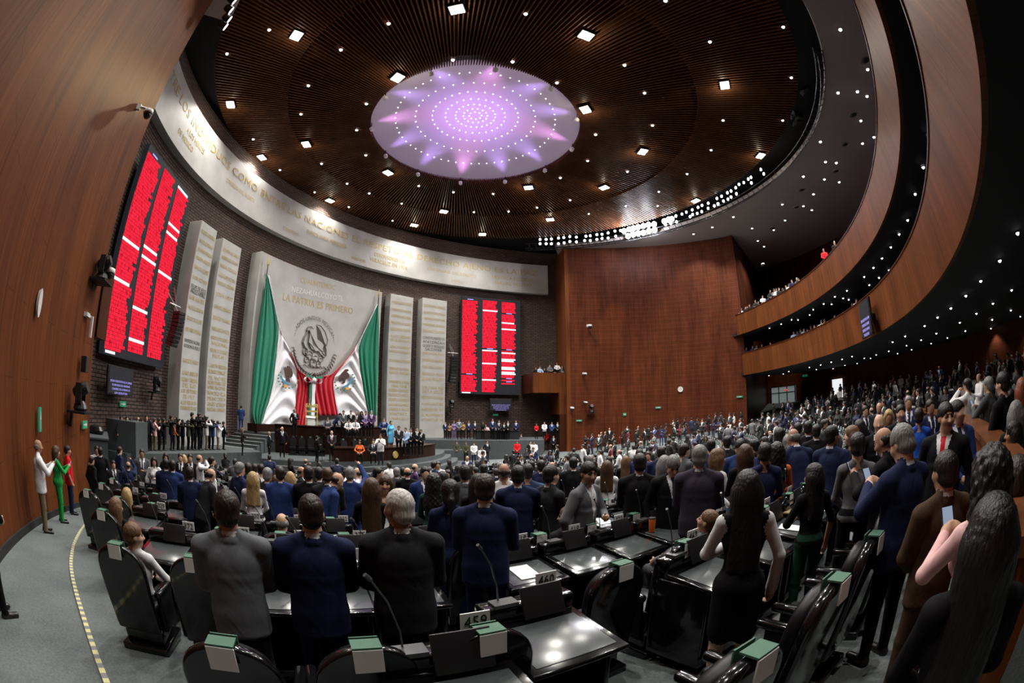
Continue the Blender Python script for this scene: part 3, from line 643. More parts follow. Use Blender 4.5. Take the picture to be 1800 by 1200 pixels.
# ================================================================ lamps
for k in ('lamp','lamp_cool','lamp_hot','flood','red','screen_white','screen_blue','screen_bg','exit'): M[k].cycles.emission_sampling='NONE'
_dl=None
def small_lamp(loc,R,label,group,m='lamp_cool',name='downlight'):
    """recessed round lamp: dark trim ring with a lit lens"""
    t=empty(name,tuple(loc)); tag(t,label,'ceiling light',group)
    key=(round(R,3),m)
    if key not in _lampmesh:
        a=MB(); a.lathe([(R*.98,.02),(R*1.35,.0),(R*1.3,.05)],14,close=False); b=MB(); b.lathe([(R,.03),(R*.8,-.02),(R*.05,-.05)],14)
        _lampmesh[key]=(a.mesh('trim',M['dark_metal']),b.mesh('lens',M[m]))
    newobj('trim',_lampmesh[key][0],t); newobj('lens',_lampmesh[key][1],t); return t
_lampmesh={}
SL=[(473,53),(399,95),(542,151),(529,201),(445,245),(492,299),(565,288),(599,88),(553,338),(683,42),(924,25),(796,106),(901,109),(979,146),(1098,115),(1133,164),(1147,221),(1047,237),(1033,283),(1103,302),(1158,337),(1002,352),(985,313),(944,365),(894,372),(833,373),(867,341),(797,338),(736,327),(706,358),(649,340),(643,273),(627,229),(644,183),(610,323),(613,364),(690,388),(1100,362),(1035,376),(1170,2),(1248,74),(1377,48),(1271,212),(1250,264),(1376,212),(1391,137),(1208,306),(1156,362)]
for p in SL: small_lamp(at_z(*p,16.97),.085,'small round downlight set between the slats of the big wooden ceiling','downlights in the slatted ceiling')
SO=[(1477,52),(1525,122),(1473,163),(1524,169),(1513,212),(1442,249),(1516,252),(1470,286),(1412,310),(1449,315),(1475,320),(1430,341),(1375,359),(1412,362),(1427,369),(1380,387),(1289,381),(1252,399),(1219,411),(1322,401),(1332,423),(1343,433),(1360,404)]
def at_soffit(px,py):
    p=at_z(px,py,16.2)
    for _ in range(8): p=at_z(px,py,soffit_z((Vector((p.x,p.y))-C2).length))
    return p
for p in SO: small_lamp(at_soffit(*p)-Vector((0,0,.03)),.1,'small round downlight in the grey plaster ring around the wooden ceiling','downlights in the grey ceiling ring')
def vent(px,py):
    p=at_soffit(px,py); t=empty('air_diffuser',tuple(p)); tag(t,'round recessed air diffuser in the grey ceiling ring','vent','round diffusers in the grey ceiling ring')
    mb=MB(); mb.lathe([(.36,.02),(.33,-.05),(.27,.02)],20,close=False); mb.obj('ring',M['soffit'],t)
    mb=MB(); mb.lathe([(.27,.01),(.2,-.02),(.16,.0),(.06,-.03)],20); mb.obj('cone',M['dark_metal'],t)
for p in [(1521,106),(1500,202),(1485,254),(1469,301),(1409,334),(1400,364),(1358,401)]: vent(*p)
FL=[(521,63),(405,184),(460,277),(538,254),(580,353),(803,17),(1030,63),(699,137),(1029,193),(1130,267),(1062,330),(929,330),(682,304),(780,372),(728,396),(967,386),(1274,150),(1337,274),(1223,353),(848,412)]
FLP=[]
for i,p in enumerate(FL):
    q=at_z(*p,16.9); FLP.append(q); d=Vector((q.x,q.y))-SCN; rz=math.atan2(d.y,d.x)
    t=empty('floodlight',tuple(q),rz); tag(t,'square two-panel floodlight lit warm white, in the slatted ceiling','floodlight','square floodlights in the slatted ceiling')
    mb=MB(); mb.box((0,0,.09),(.62,.74,.16)); mb.tube([(0,0,.1),(0,0,.6)],.03,6); mb.obj('housing',M['dark_metal'],t,bevel=.02,seg=1)
    for s in (-1,1):
        mb=MB(); mb.box((0,s*.17,-.005),(.5,.29,.03)); mb.obj('lit_panel',M['flood'],t)
# pin lights of the dome
zc=lambda r:17.35+1.25*(1-(r/6.75)**2)
for fr,n,ph in ((.755,56,.1),(.57,40,.3),(.41,34,0),(.285,26,.2),(.19,22,.5),(.115,14,.1),(.06,8,0)):
    r=6.75*fr
    for i in range(n):
        a=2*PI*(i+ph)/n
        t=(DC.x+r*math.cos(a),DC.y+r*math.sin(a),zc(r)-.02)
        if 'pin' not in _lampmesh:
            mb=MB(); mb.lathe([(.022,.02),(.02,-.004),(.006,-.008)],10); _lampmesh['pin']=mb.mesh('pin_light',M['lamp_cool'])
        o=newobj('pin_light',_lampmesh['pin'],None,t); tag(o,'tiny white pin light in the violet dome','ceiling light','pin lights in rings on the dome')
for i in range(12):
    a=2*PI*(i+.45)/12; p=Vector((DC.x+6.5*math.cos(a),DC.y+6.5*math.sin(a),16.95))
    t=empty('dome_spotlight',tuple(p),a); tag(t,'small white spotlight with violet beam hung on the rim of the dome','spotlight','spotlights around the dome rim')
    mb=MB(); mb.tube([(0,0,.05),(.05,0,.45)],.025,6); mb.obj('hook',M['dark_metal'],t)
    mb=MB(); mb.lathe([(.06,-.2),(.14,-.16),(.15,.02),(.13,.06)],12,(0,0,0),0,Matrix.Rotation(.5,3,'Y')); mb.obj('body',M['white_plastic'],t)
    l=bpy.data.lights.new('dome_beam','SPOT'); l.energy=1150; l.color=(.52,.30,1) if i%3 else (.95,.35,.95); l.spot_size=deg(58); l.spot_blend=1; l.shadow_soft_size=.25
    o=bpy.data.objects.new('dome_beam',l); COL.objects.link(o); o.location=p+Vector((0,0,.15)); tgt=Vector((DC.x-1.5*math.cos(a),DC.y-1.5*math.sin(a),18.6)); o.rotation_euler=(tgt-o.location).to_track_quat('-Z','Y').to_euler()
# curved lighting truss under the edge of the grey ring
mb=MB(); RT=18.25; ZT=16.1
for (r,z) in ((RT,ZT-.35),(RT,ZT+.35),(RT+.4,ZT)):
    mb.tube([(C2.x+r*math.cos(a),C2.y+r*math.sin(a),z) for a in [deg(x) for x in range(-40,90,2)]],.04,6)
for x in range(-40,88,2):
    a,b=deg(x),deg(x+1); f=lambda r,q,z:(C2.x+r*math.cos(q),C2.y+r*math.sin(q),z)
    mb.tube([f(RT,a,ZT-.35),f(RT,b,ZT+.35)],.02,4); mb.tube([f(RT,a,ZT-.35),f(RT+.4,b,ZT)],.02,4); mb.tube([f(RT,b,ZT+.35),f(RT+.4,b,ZT)],.02,4)
o=mb.obj('lighting_truss',M['dark_metal']); tag(o,'long curved black lighting truss under the rim of the grey ceiling ring','truss')
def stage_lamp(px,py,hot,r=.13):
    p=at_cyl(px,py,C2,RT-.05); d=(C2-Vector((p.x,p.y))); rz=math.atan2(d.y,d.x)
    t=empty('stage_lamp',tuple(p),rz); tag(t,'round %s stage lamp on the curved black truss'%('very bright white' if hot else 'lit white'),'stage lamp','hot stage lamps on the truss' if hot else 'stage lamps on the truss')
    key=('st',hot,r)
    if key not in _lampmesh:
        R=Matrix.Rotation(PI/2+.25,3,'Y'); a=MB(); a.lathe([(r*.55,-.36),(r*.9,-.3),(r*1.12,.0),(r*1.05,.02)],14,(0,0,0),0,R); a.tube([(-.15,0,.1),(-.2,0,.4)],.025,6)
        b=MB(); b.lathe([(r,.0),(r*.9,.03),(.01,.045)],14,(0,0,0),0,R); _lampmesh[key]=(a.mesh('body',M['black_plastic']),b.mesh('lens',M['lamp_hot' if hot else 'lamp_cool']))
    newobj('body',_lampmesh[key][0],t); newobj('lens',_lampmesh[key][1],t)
z5=[(1048,62),(1048,85),(1080,62),(1080,85),(1108,60),(1108,85),(1145,55),(1145,85),(1173,52),(1175,80),(1205,47),(1205,73),(1240,50),(1240,75),(1290,45),(1283,68),(1313,43),(1313,68),(1348,37),(1348,62),(1375,35),(1375,57),(1407,28),(1407,55),(1443,18),(1447,45),(1472,15)]
for x,y in z5: stage_lamp(600+x/3,400+y/3,False)
for x,y in [(1097,404),(1106,401),(1104,413),(1114,399),(1113,410),(1122,397),(1122,408),(1131,395),(1131,407),(1140,393),(1141,404),(1150,392),(1151,402),(1168,387),(1175,384),(1181,383)]: stage_lamp(x,y+2,True,.27)  # lenses enlarged so their discs also stand in for the bank's glare
for x,y in [(345,468),(350,508),(310,520),(275,528),(387,455),(417,441),(443,472),(460,457),(458,425),(498,408),(525,395),(523,437),(492,450),(568,380),(567,415),(635,385),(610,398),(628,347),(660,332),(673,365),(700,308),(703,352),(725,296),(725,337),(757,273),(762,315),(780,250),(813,238),(843,214),(862,202),(865,240),(930,148),(950,178)]: stage_lamp(1100+x/3.913,260+y/3.913,x in(345,350,635))
for x,y in [(412,2),(406,18),(403,34),(396,47)]: stage_lamp(x,y,False,.18)
# unlit heads farther round the truss
for x,y in [(1405,80),(1398,112),(1404,137),(1417,155),(1406,205),(1404,212)]:
    p=at_cyl(x,y,C2,RT-.1); d=(C2-Vector((p.x,p.y))); t=empty('unlit_spotlight',tuple(p),math.atan2(d.y,d.x)+random.uniform(-.7,.7)); tag(t,'unlit black spotlight with square shutters on the curved truss','spotlight','unlit spotlights on the truss')
    mb=MB(); mb.box((0,0,0),(.4,.32,.32)); mb.tube([(0,0,.1),(-.1,0,.5)],.03,6); mb.obj('body',M['black_plastic'],t,bevel=.03); mb=MB()
    for s in (-1,1): mb.add([(.2,s*.18,-.2),(.5,s*.3,-.22),(.5,s*.3,.22),(.2,s*.18,.2)],[(0,1,2,3)]); mb.add([(.2,-.2,s*.18),(.5,-.22,s*.3),(.5,.22,s*.3),(.2,.2,s*.18)],[(0,1,2,3)])
    o=mb.obj('shutter',M['metal'],t); s_=o.modifiers.new('s','SOLIDIFY'); s_.thickness=.015
# downlights under both balconies
def at_under(px,py,zb):
    r=ray(px,py); n=math.hypot(r.x,r.y); t=1.0
    while t<80:
        x,y,z=r.x/n*t,r.y/n*t,r.z/n*t; D=math.hypot(x-BC.x,y-BC.y)
        if D>RB+.1 and z>=zb+(D-RB-.1)*.04: return Vector((x,y,z))
        t+=max(.02,t*.003)
    return None
UU=[(1140,30),(1097,98),(1050,157),(1005,207),(1087,220),(957,255),(1035,260),(983,298),(865,328),(802,360),(846,368),(875,376),(743,398),(785,400),(688,428),(669,457),(608,483),(574,482),(519,505),(458,527)]
UU=[(1200+x/3,400+y/3) for x,y in UU]+[(1632,237),(1622,292),(1608,339),(1595,385)]
LL=[(1763,18),(1670,165),(1570,273),(1733,322),(1492,352),(1635,393),(1730,430),(1413,418),(1548,447),(1780,463),(1343,467),(1461,495),(1631,480),(1750,516),(1275,512),(1625,527),(1337,553),(1490,540),(1640,555),(1172,567),(1257,588),(1395,577),(1525,565),(1106,598),(1310,607),(1430,597),(1540,590),(1180,617),(1318,632),(1207,640),(1240,653),(1133,660),(1335,647),(1420,625),(1086,647),(1020,667),(990,685),(893,675),(840,690),(957,685),(920,713),(855,723),(783,705),(1015,706),(793,740),(728,720),(668,733),(705,745),(560,755),(530,768),(455,777)]
LL=[(1200+x/3,400+y/3) for x,y in LL]
UL=[]
for lst,zb,lb,gr in ((UU,6.56,'small round downlight under the upper balcony','downlights under the upper balcony'),(LL,2.92,'small round downlight under the lower balcony','downlights under the lower balcony')):
    for p in lst:
        q=at_under(*p,zb)
        if q is None: continue
        small_lamp(q-Vector((0,0,.05)),.058,lb,gr); UL.append(q)

# the same ring of soffit lamps goes on round over the camera
SOX=[]
for a,r in [(-28,21),(-40,24),(-52,21),(-62,25),(-75,21.5),(-86,24.5),(-97,21),(-108,24),(-118,21),(-128,23.5),(-15,24),(-5,21.5)]:
    p=Vector((C2.x+r*math.cos(deg(a)),C2.y+r*math.sin(deg(a)),soffit_z(r)-.03)); SOX.append(p); small_lamp(p,.1,'small round downlight in the grey plaster ring around the wooden ceiling','downlights in the grey ceiling ring')
# ================================================================ rostrum and platforms
def arcobj(name,prof,a0,a1,m,label=None,cat=None,n=40,parent=None,kind=None,group=None):
    mb=MB(); mb.arc(PC,prof,deg(a0),deg(a1),n); o=mb.obj(name,M[m],parent,auto=.5)
    return tag(o,label,cat,group,kind)
for nm,prof,a0,a1 in (('floor_rostrum_upper',[(.3,-4.3),(7.35,-4.3),(7.35,-1.65),(.3,-1.65)],-100,25),
    ('floor_rostrum_lower',[(7.3,-4.3),(11.5,-4.3),(11.5,-2.85),(7.3,-2.85)],-86,14),
    ('floor_rostrum_step',[(11.4,-4.3),(12.0,-4.3),(12.0,-3.13),(11.4,-3.13)],-84,12),
    ('floor_rostrum_step',[(11.9,-4.3),(12.5,-4.3),(12.5,-3.4),(11.9,-3.4)],-84,12),
    ('floor_rostrum_step',[(12.4,-4.3),(13.0,-4.3),(13.0,-3.66),(12.4,-3.66)],-84,12)):
    arcobj(nm,prof,a0,a1,'platform',kind='structure')
mb=MB()
for i in range(7): 
    r0=7.4+.55*i; z=-1.65-.171*(i+1); mb.arc(PC,[(r0,-4.2),(r0+.6,-4.2),(r0+.6,z),(r0,z)],deg(-98),deg(-78.5-.4*i),8)
mb2=MB()
for i in range(7):
    r0=7.4+.55*i; z=-1.65-.171*(i+1); mb2.arc(PC,[(r0+.54,z),(r0+.62,z),(r0+.62,z+.012),(r0+.54,z+.012)],deg(-98),deg(-78.5-.4*i),8)
st=mb.obj('rostrum_stairs',M['platform'],auto=.5); tag(st,'grey stairs climbing at the left end of the rostrum','stairs')
mb2.obj('nosing',mat('pale_step_edge',(.42,.45,.45),.6),st)['label']='pale step edges'
# dark plinth under the flags
arcobj('floor_flag_plinth',[(.0,-2.0),(.0,-2.0),(.0,-2.0),(.0,-2.0)],0,1,'black',kind='structure') if False else None
mb=MB(); mb.arc(WC,[(24.1,-1.7),(24.1,-1.15),(25.0,-1.15),(25.0,-1.7)],aP1,aP0,30); o=mb.obj('flag_plinth',M['desk_wood'],auto=.5); tag(o,'low dark plinth along the floor under the flags','plinth')
# upper tribune
t=empty('tribune_desk',(*pdir(7.2,deg(-35)),-2.85)); tag(t,'long high curved dark wooden tribune desk in front of the flags','desk'); inv=Vector(t.location)
def rel(mb,base):
    mb.v=[(v[0]-base.x,v[1]-base.y,v[2]-base.z) for v in mb.v]; return mb
mb=MB(); mb.arc(PC,[(7.36,-2.84),(7.36,-1.1),(7.5,-1.1),(7.5,-2.84)],deg(-76),deg(8),60); mb.arc(PC,[(6.6,-2.0),(6.6,-1.1),(7.5,-1.1),(7.5,-2.0)],deg(-76.4),deg(-75.9),1); rel(mb,inv).obj('front_panel',M['desk_wood'],t,auto=.5)
mb=MB(); mb.arc(PC,[(6.5,-1.1),(6.5,-1.04),(7.56,-1.04),(7.56,-1.1)],deg(-76.4),deg(8.3),60); rel(mb,inv).obj('desktop',M['desk_wood'],t,auto=.5)
t=empty('secretaries_desk',(*pdir(11,deg(-33)),-2.85)); tag(t,'lower curved dark wooden desk with golden seal in front of the tribune','desk'); inv=Vector(t.location)
mb=MB(); mb.arc(PC,[(10.95,-2.84),(10.95,-2.12),(11.1,-2.12),(11.1,-2.84)],deg(-54),deg(-10),50); mb.arc(PC,[(11.1,-3.12),(11.1,-2.12),(11.45,-2.12),(11.45,-3.12)],deg(-54),deg(-10),50); rel(mb,inv).obj('front_panel',M['desk_wood'],t,auto=.5)
mb=MB(); mb.arc(PC,[(10.2,-2.12),(10.2,-2.06),(11.5,-2.06),(11.5,-2.12)],deg(-54.3),deg(-9.7),50); rel(mb,inv).obj('desktop',M['desk_wood'],t,auto=.5)
q=None
def at_near(px,py,R,C=PC):
    r=ray(px,py); n=math.hypot(r.x,r.y); ux,uy=r.x/n,r.y/n; b=ux*C.x+uy*C.y; k=b-math.sqrt(max(0,b*b-C.length_squared+R*R)); return Vector((ux*k,uy*k,k*r.z/n))
q=at_near(695,799,11.5); mb=MB(); Rm=Matrix.Rotation(math.atan2(q.y-PC.y,q.x-PC.x),3,'Z')@Matrix.Rotation(PI/2,3,'Y')
mb.lathe([(.01,.05),(.09,.04),(.11,.05),(.13,.03),(.18,.03),(.20,.05),(.225,.0)],28,q,0,Rm); 
for k in range(16): mb.lathe([(.012,.04),(.02,.01)],6,q+Rm@Vector((.155*math.cos(k*PI/8),.155*math.sin(k*PI/8),.02)),0,Rm)
o=rel(mb,inv).obj('seal',M['gold'],t); o['label']='round golden seal'
# press platform at the left and its counter
poly=[(-13.5,22.0),(-14.0,20.6),(-14.5,19.0),(-15.3,16.2),(-15.9,13.6),(-19.3,12.6),(-18.6,19),(-17.5,24),(-15.3,23.4)]
mb=MB(); mb.prism(poly,-4.3,-2.5); structure(mb.obj('floor_press_platform',M['platform']))
mb=MB(); mb.box((0,0,.5),(3.2,1.2,1.0)); mb.box((0,0,1.03),(3.3,1.3,.06)); o=mb.obj('grey_counter',M['platform'],None,(-15.9,11.6,-2.75),math.atan2(3.8,-1)+PI/2-.9); tag(o,'grey counter at the brick wall behind the press platform','counter')
mb=MB(); mb.box((0,0,.45),(2.0,1.2,1.8)); o=mb.obj('grey_counter',M['platform'],None,(-16.7,14.2,-2.5),.3); tag(o,'tall grey block beside the photographers by the brick wall','counter')
mb=MB(); mb.lathe([(.05,0),(.3,.02),(.34,.15),(.25,.3),(.1,.36)],14); o=mb.obj('camera_bag',M['black_plastic'],None,(-15.9,11.7,-1.69)); o.scale=(1.5,.8,1); tag(o,'black camera bag lying on the grey counter','bag')
# right-hand platforms
def sect(a0,d0,a1,d1,a2,d2,a3,d3): return [(d*math.sin(deg(a)),d*math.cos(deg(a))) for a,d in ((a0,d0),(a1,d1),(a2,d2),(a3,d3))]
mb=MB(); mb.prism(sect(-10.8,38.6,4.0,39.3,4.0,45.5,-10.8,42.5),-4.3,-2.2); structure(mb.obj('floor_side_platform',M['platform']))
mb=MB(); mb.prism(sect(-11.6,36.6,-5.5,37.6,-5.5,39.2,-11.6,39.0),-4.3,-2.95); structure(mb.obj('floor_side_step',M['platform']))
mb=MB(); p0=at_d(836,760,40.2); p1=at_d(912,760,40.6); w_=(p1-p0).length; rz=math.atan2(p1.y-p0.y,p1.x-p0.x)
t=empty('side_table',((p0.x+p1.x)/2,(p0.y+p1.y)/2,-2.2),rz); tag(t,'long table under a black cloth on the right platform below the right screen','table')
mb=MB(); mb.box((0,0,.37),(w_,.7,.74)); mb.obj('black_cloth',M['black'],t); mb=MB(); mb.box((0,0,.76),(w_+.1,.8,.04)); mb.obj('tabletop',M['black_plastic'],t)
# low railing of the side platform
# barrier behind the last row
mb=MB(); mb.arc(PC,[(37.15,-1.95),(37.15,-.62),(37.25,-.62),(37.25,-1.95)],deg(-60.6),deg(-36),40); o=mb.obj('wall_barrier',M['wood'],auto=.5); structure(o)
mb=MB(); mb.arc(PC,[(37.07,-.62),(37.07,-.54),(37.40,-.54),(37.40,-.62)],deg(-60.7),deg(-36),40); structure(mb.obj('trim_barrier_rail',M['rail_wood'],auto=.5))
# doors in the back wall under the lower balcony
def back_door(px0,px1,pyt,h,n,m,R=51.4):
    a=at_cyl(px0,pyt,PC,R); b=at_cyl(px1,pyt,PC,R); mid=(a+b)/2; rz=wall_rz(mid,PC); w=math.hypot(a.x-b.x,a.y-b.y)
    mb=MB(); mb.box((0,0,-h/2),(w,.12,h)); structure(mb.obj('door_%d'%n,m,None,tuple(mid),rz)); return mid,rz,w
M['lit']=mat('bright_corridor',(.8,.8,.8),.6,0,(.93,.96,1),.9); M['lit2']=mat('dim_corridor',(.3,.33,.33),.5,0,(.6,.7,.68),.16)
back_door(1463,1480,666,3.2,2,M['lit'])
mid,rz,w=back_door(1356,1398,679,3.0,3,M['lit2'])
t=empty('entrance_frame',tuple(mid),rz); tag(t,'glazed entrance with dark metal frame at the end of the right wood block','door frame')
mb=MB()
for x in (-.5,-.17,.17,.5): mb.box((x*w,-.1,-1.5),(.09,.1,3.0))
for z in (0,-.75): mb.box((0,-.1,z),(w,.1,.1))
mb.obj('frame',M['dark_metal'],t); mb=MB(); mb.box((.15*w,-.16,-.45),(.35,.03,.2)); mb.obj('sign',mat('red_lit_sign',(.3,.02,.01),.5,0,(1,.06,.03),.8),t)
exit_sign(1415,660,51.2,'green arrow sign on the back wall beside the bright doorway',.8,.25,C=PC)
# yellow and grey edge strip along the left aisle
M['tape_y']=mat('pale_yellow_tape',(.62,.60,.30),.7); M['tape_g']=mat('grey_tape',(.20,.215,.22),.7)
sp=cr([(*at_floor(*p)[:2],0) for p in ((188,1199),(152,1100),(129,1020),(126,985),(134,950),(152,922),(174,904))]+[(-11.6,9.4,0)],90)
sp=[Vector((-2.2,1.3,0))]+sp
mb=MB(); L=0; k=0
pts=[]; 
for a,b in zip(sp,sp[1:]):
    n=max(1,int((b-a).length/.02))
    for i in range(n): pts.append(a.lerp(b,i/n))
acc=0; segs=[]; start=0
for i in range(1,len(pts)):
    acc+=(pts[i]-pts[i-1]).length
    if acc>=.075: segs.append((start,i)); start=i; acc=0
for si,(i,j) in enumerate(segs):
    a,b=pts[i],pts[j]; d=(b-a).normalized(); nrm=Vector((-d.y,d.x,0))*.03
    q=[a-nrm,a+nrm,b+nrm,b-nrm]
    mb.add([(v.x,v.y,floorz(v.x,v.y)+.035) for v in q]+[(v.x,v.y,floorz(v.x,v.y)-.01) for v in q],[(0,1,2,3),(0,4,5,1),(2,6,7,3),(1,5,6,2),(3,7,4,0)],si%2)
o=mb.obj('edge_strip',[M['tape_y'],M['tape_g']],recalc=False); tag(o,'yellow and grey striped edge strip curving along the carpet of the left aisle','floor strip')
# ================================================================ seats and desks
M['leather']=mat('black_leather',(.006,.006,.007),.42,spec=.25); M['lacquer']=mat('black_lacquer',(.005,.005,.006),.13,spec=.45,coat=.35)
M['paper']=mat('white_paper',(.72,.73,.72),.7); M['greenpaper']=mat('green_paper',(.055,.14,.095),.7)
M['ink']=mat('black_ink',(.01,.01,.01),.6); M['glass']=mat('dark_glass_desktop',(.055,.064,.067),.2,spec=.45); M['silver']=mat('grey_plastic',(.12,.125,.13),.3,.5)
M['card']=mat('number_card',(.75,.76,.76),.6)
def arch(w0,w1,zb,zs,zt,n=12):
    """outline of a chair back, widest at the shoulder with a round top"""
    pts=[(-w0/2,zb),(-w1/2,zs)]
    for i in range(1,n): 
        a=PI-PI*i/n; pts.append((w1/2*math.cos(a),zs+(zt-zs)*math.sin(a)**.8))
    return pts+[(w1/2,zs),(w0/2,zb)]
def lean(y,z): return y-.17*(z-.4)
def slab_xz(mb,poly,y0,y1,mi=0,inset=0):
    n=len(poly); vs=[(x,lean(y0,z),z) for x,z in poly]+[(x,lean(y1,z),z) for x,z in poly]
    mb.add(vs,[tuple(range(n-1,-1,-1)),tuple(range(n,2*n))]+[(i,(i+1)%n,n+(i+1)%n,n+i) for i in range(n)],mi)
def chair_parts():
    P=[]
    mb=MB(); slab_xz(mb,arch(.47,.50,.26,.86,1.13,16),-.27,-.20); P.append(('back_shell',mb,'lacquer',.022))
    mb=MB(); slab_xz(mb,arch(.39,.42,.46,.84,1.08,14),-.20,-.10); P.append(('back_cushion',mb,'leather',.035))
    mb=MB(); mb.box((0,.06,.43),(.44,.5,.13)); P.append(('seat',mb,'leather',.045))
    for s in (-1,1):
        mb=MB(); mb.box((s*.265,.03,.64),(.075,.44,.07)); P.append(('armrest',mb,'lacquer',.028))
        mb=MB(); mb.box((s*.265,.0,.44),(.05,.34,.36)); P.append(('arm_panel',mb,'leather',.015))
    mb=MB(); mb.box((0,.02,.19),(.42,.40,.36)); mb.box((0,.02,.05),(.5,.56,.1)); P.append(('pedestal',mb,'lacquer',.02))
    mb=MB(); y=lean(-.235,1.13)
    mb.box((0,y-.055,1.075),(.13,.008,.12),0,None); P.append(('cover_flap',mb,'paper',0))
    mb=MB(); mb.box((0,y-.01,1.142),(.13,.09,.01)); mb.box((0,y+.06,1.11),(.13,.008,.07)); P.append(('cover_card',mb,'greenpaper',0))
    return P
CH=[(n,mb.mesh(n,M[m]),b) for n,mb,m,b in chair_parts()]
def bake_bevel(me,b):
    if not b: return me
    o=newobj('t',me); m=o.modifiers.new('b','BEVEL'); m.width=b; m.segments=3; m.limit_method='ANGLE'; m.angle_limit=.6
    dg=bpy.context.evaluated_depsgraph_get(); e=bpy.data.meshes.new_from_object(o.evaluated_get(dg)); e.name=me.name; bpy.data.objects.remove(o); e.shade_smooth(); e.set_sharp_from_angle(angle=.7); return e
CH=[(n,bake_bevel(me,b)) for n,me,b in CH]
def join(parts,name):
    mb=MB(); mats=[]
    for n,me in parts:
        m=me.materials[0]
        if m not in mats: mats.append(m)
        mi=mats.index(m); b=[tuple(v.co) for v in me.vertices]; mb.add(b,[tuple(p.vertices) for p in me.polygons],mi)
    return mb.mesh(name,mats,recalc=False)
# low detail chair in one mesh
def chair_low():
    raw=chair_parts(); mb=MB(); mats=[]
    for n,g,m,b in raw:
        if M[m] not in mats: mats.append(M[m])
        mb.add(g.v,g.f,mats.index(M[m]))
    return mb.mesh('armchair',mats)
CHLOW=chair_low()
def desk_parts():
    P=[]; W=.64
    def slant(mb,x0,x1,y0,y1,z0,z1,th,mi=0):
        vs=[(x0,y0,z0),(x1,y0,z0),(x1,y1,z1),(x0,y1,z1),(x0,y0,z0-th),(x1,y0,z0-th),(x1,y1,z1-th),(x0,y1,z1-th)]
        mb.add(vs,[(0,1,2,3),(7,6,5,4),(0,4,5,1),(1,5,6,2),(2,6,7,3),(3,7,4,0)],mi)
    mb=MB(); mb.box((0,1.24,.42),(W,.08,.84)); mb.box((-W/2+.02,.98,.36),(.04,.5,.72)); mb.box((W/2-.02,.98,.36),(.04,.5,.72)); mb.box((0,1.0,.05),(W,.56,.1)); P.append(('carcass',mb,'lacquer',.012))
    mb=MB(); slant(mb,-W/2,W/2,.58,1.14,.71,.775,.035); P.append(('desktop',mb,'lacquer',.012))
    mb=MB(); slant(mb,-W/2+.055,W/2-.055,.635,1.06,.7215,.7713,.006); P.append(('glass_inlay',mb,'glass',.002))
    mb=MB(); mb.box((0,1.20,.83),(W,.15,.12)); P.append(('console',mb,'lacquer',.025))
    mb=MB(); mb.box((-.17,1.17,.90),(.16,.1,.025)); mb.tube([(-.19,1.2,.9),(-.195,1.2,1.0),(-.24,1.19,1.16),(-.31,1.17,1.28)],[.006,.005,.005,.005],6); mb.tube([(-.31,1.17,1.28),(-.335,1.16,1.31)],.011,8); P.append(('microphone',mb,'silver',0))
    mb=MB(); R=Matrix.Rotation(-.35,3,'X'); mb.box((.06,1.1,.90),(.29,.018,.21),0,R); P.append(('monitor',mb,'black_plastic',.006))
    return P
DKraw=desk_parts()
DK=[(n,bake_bevel(mb.mesh(n,M[m]),b)) for n,mb,m,b in DKraw]
def desk_low():
    mb=MB(); mats=[]
    for n,g,m,b in desk_parts():
        if M[m] not in mats: mats.append(M[m])
        mb.add(g.v,g.f,mats.index(M[m]))
    mats.append(M['card']); mb.box((.2,1.27,.95),(.14,.01,.09),len(mats)-1)
    return mb.mesh('desk',mats)
DKLOW=desk_low()
_card={}
def card_mesh(num):
    if num not in _card:
        mb=MB(); mb.box((0,0,0),(.155,.008,.105))
        if num: text_flat(mb,str(num),0,-.034,.07,-.006,.12,1)
        _card[num]=mb.mesh('number_card',[M['card'],M['ink']])
    return _card[num]
# ---- where the seats stand: (row distance of the number cards from the rostrum, angles)
def strip_angle(D):
    pts=[(36,-64.5),(34.08,-66.6),(33.04,-67.9),(31.7,-69.8),(30.8,-71.0),(29.5,-72.8),(27.8,-74.85),(26.2,-76.6),(22,-80),(15,-80)]
    for (d0,a0),(d1,a1) in zip(pts,pts[1:]):
        if D<=d0 and D>=d1: return a0+(a1-a0)*(d0-D)/(d0-d1)
    return -80
SEATS=[]   # (card distance, angle in degrees, number or None)
def rowseats(P,a_hi,a_lo,pitch,num=None):
    st=math.degrees(pitch/(P+1.0)); a=a_hi; i=0
    while a>=a_lo: SEATS.append((P,a,None if num is None else num-i)); a-=st; i+=1
for a in (-62.17,-63.10,-64.10): SEATS.append((33.4,a,None))
for k in range(1,11):
    P=33.4-1.75*k; nums={1:375,2:332,3:290,4:247,5:205}
    rowseats(P,-62.6,-66.5 if k>1 else -66.6,.72,nums.get(k))
    lo=strip_angle(P+1.3)+math.degrees(.75/(P+1.3))
    if k>=1 and lo<-68: rowseats(P,-68.4,lo,.72,{3:287,4:244,2:329,5:202}.get(k))
blocks=[(-52.6,-60.7),(-41.6,-50.6),(-30.6,-39.8),(-19.6,-28.8),(-8.6,-17.8)]
for bi,(hi,lo) in enumerate(blocks):
    for k in range(0,11):
        P=34.6-1.75*k
        if bi==0:
            if k==0: rowseats(34.45,-54.93,-61.4,.79,465)
            else: rowseats(P,hi-1.0*k*.12,lo,.72,{1:424,2:386}.get(k))
        else: rowseats(P,hi,lo,.75,None)
def seat_frame(P,a):
    A=deg(a); p=pdir(P+1.3,A); z=floorz_D(P+1.3); rz=A+PI/2  # local +Y looks at the rostrum
    return p,z,rz
items=[]
for P,a,num in SEATS:
    p,z,rz=seat_frame(P,a); items.append((math.hypot(p.x,p.y),P,a,num,p,z,rz))
for P,a,num in ((34.95,-62.5,459),):
    p,z,rz=seat_frame(P,a); items.append((1.0,P,a,num,p,z,rz))
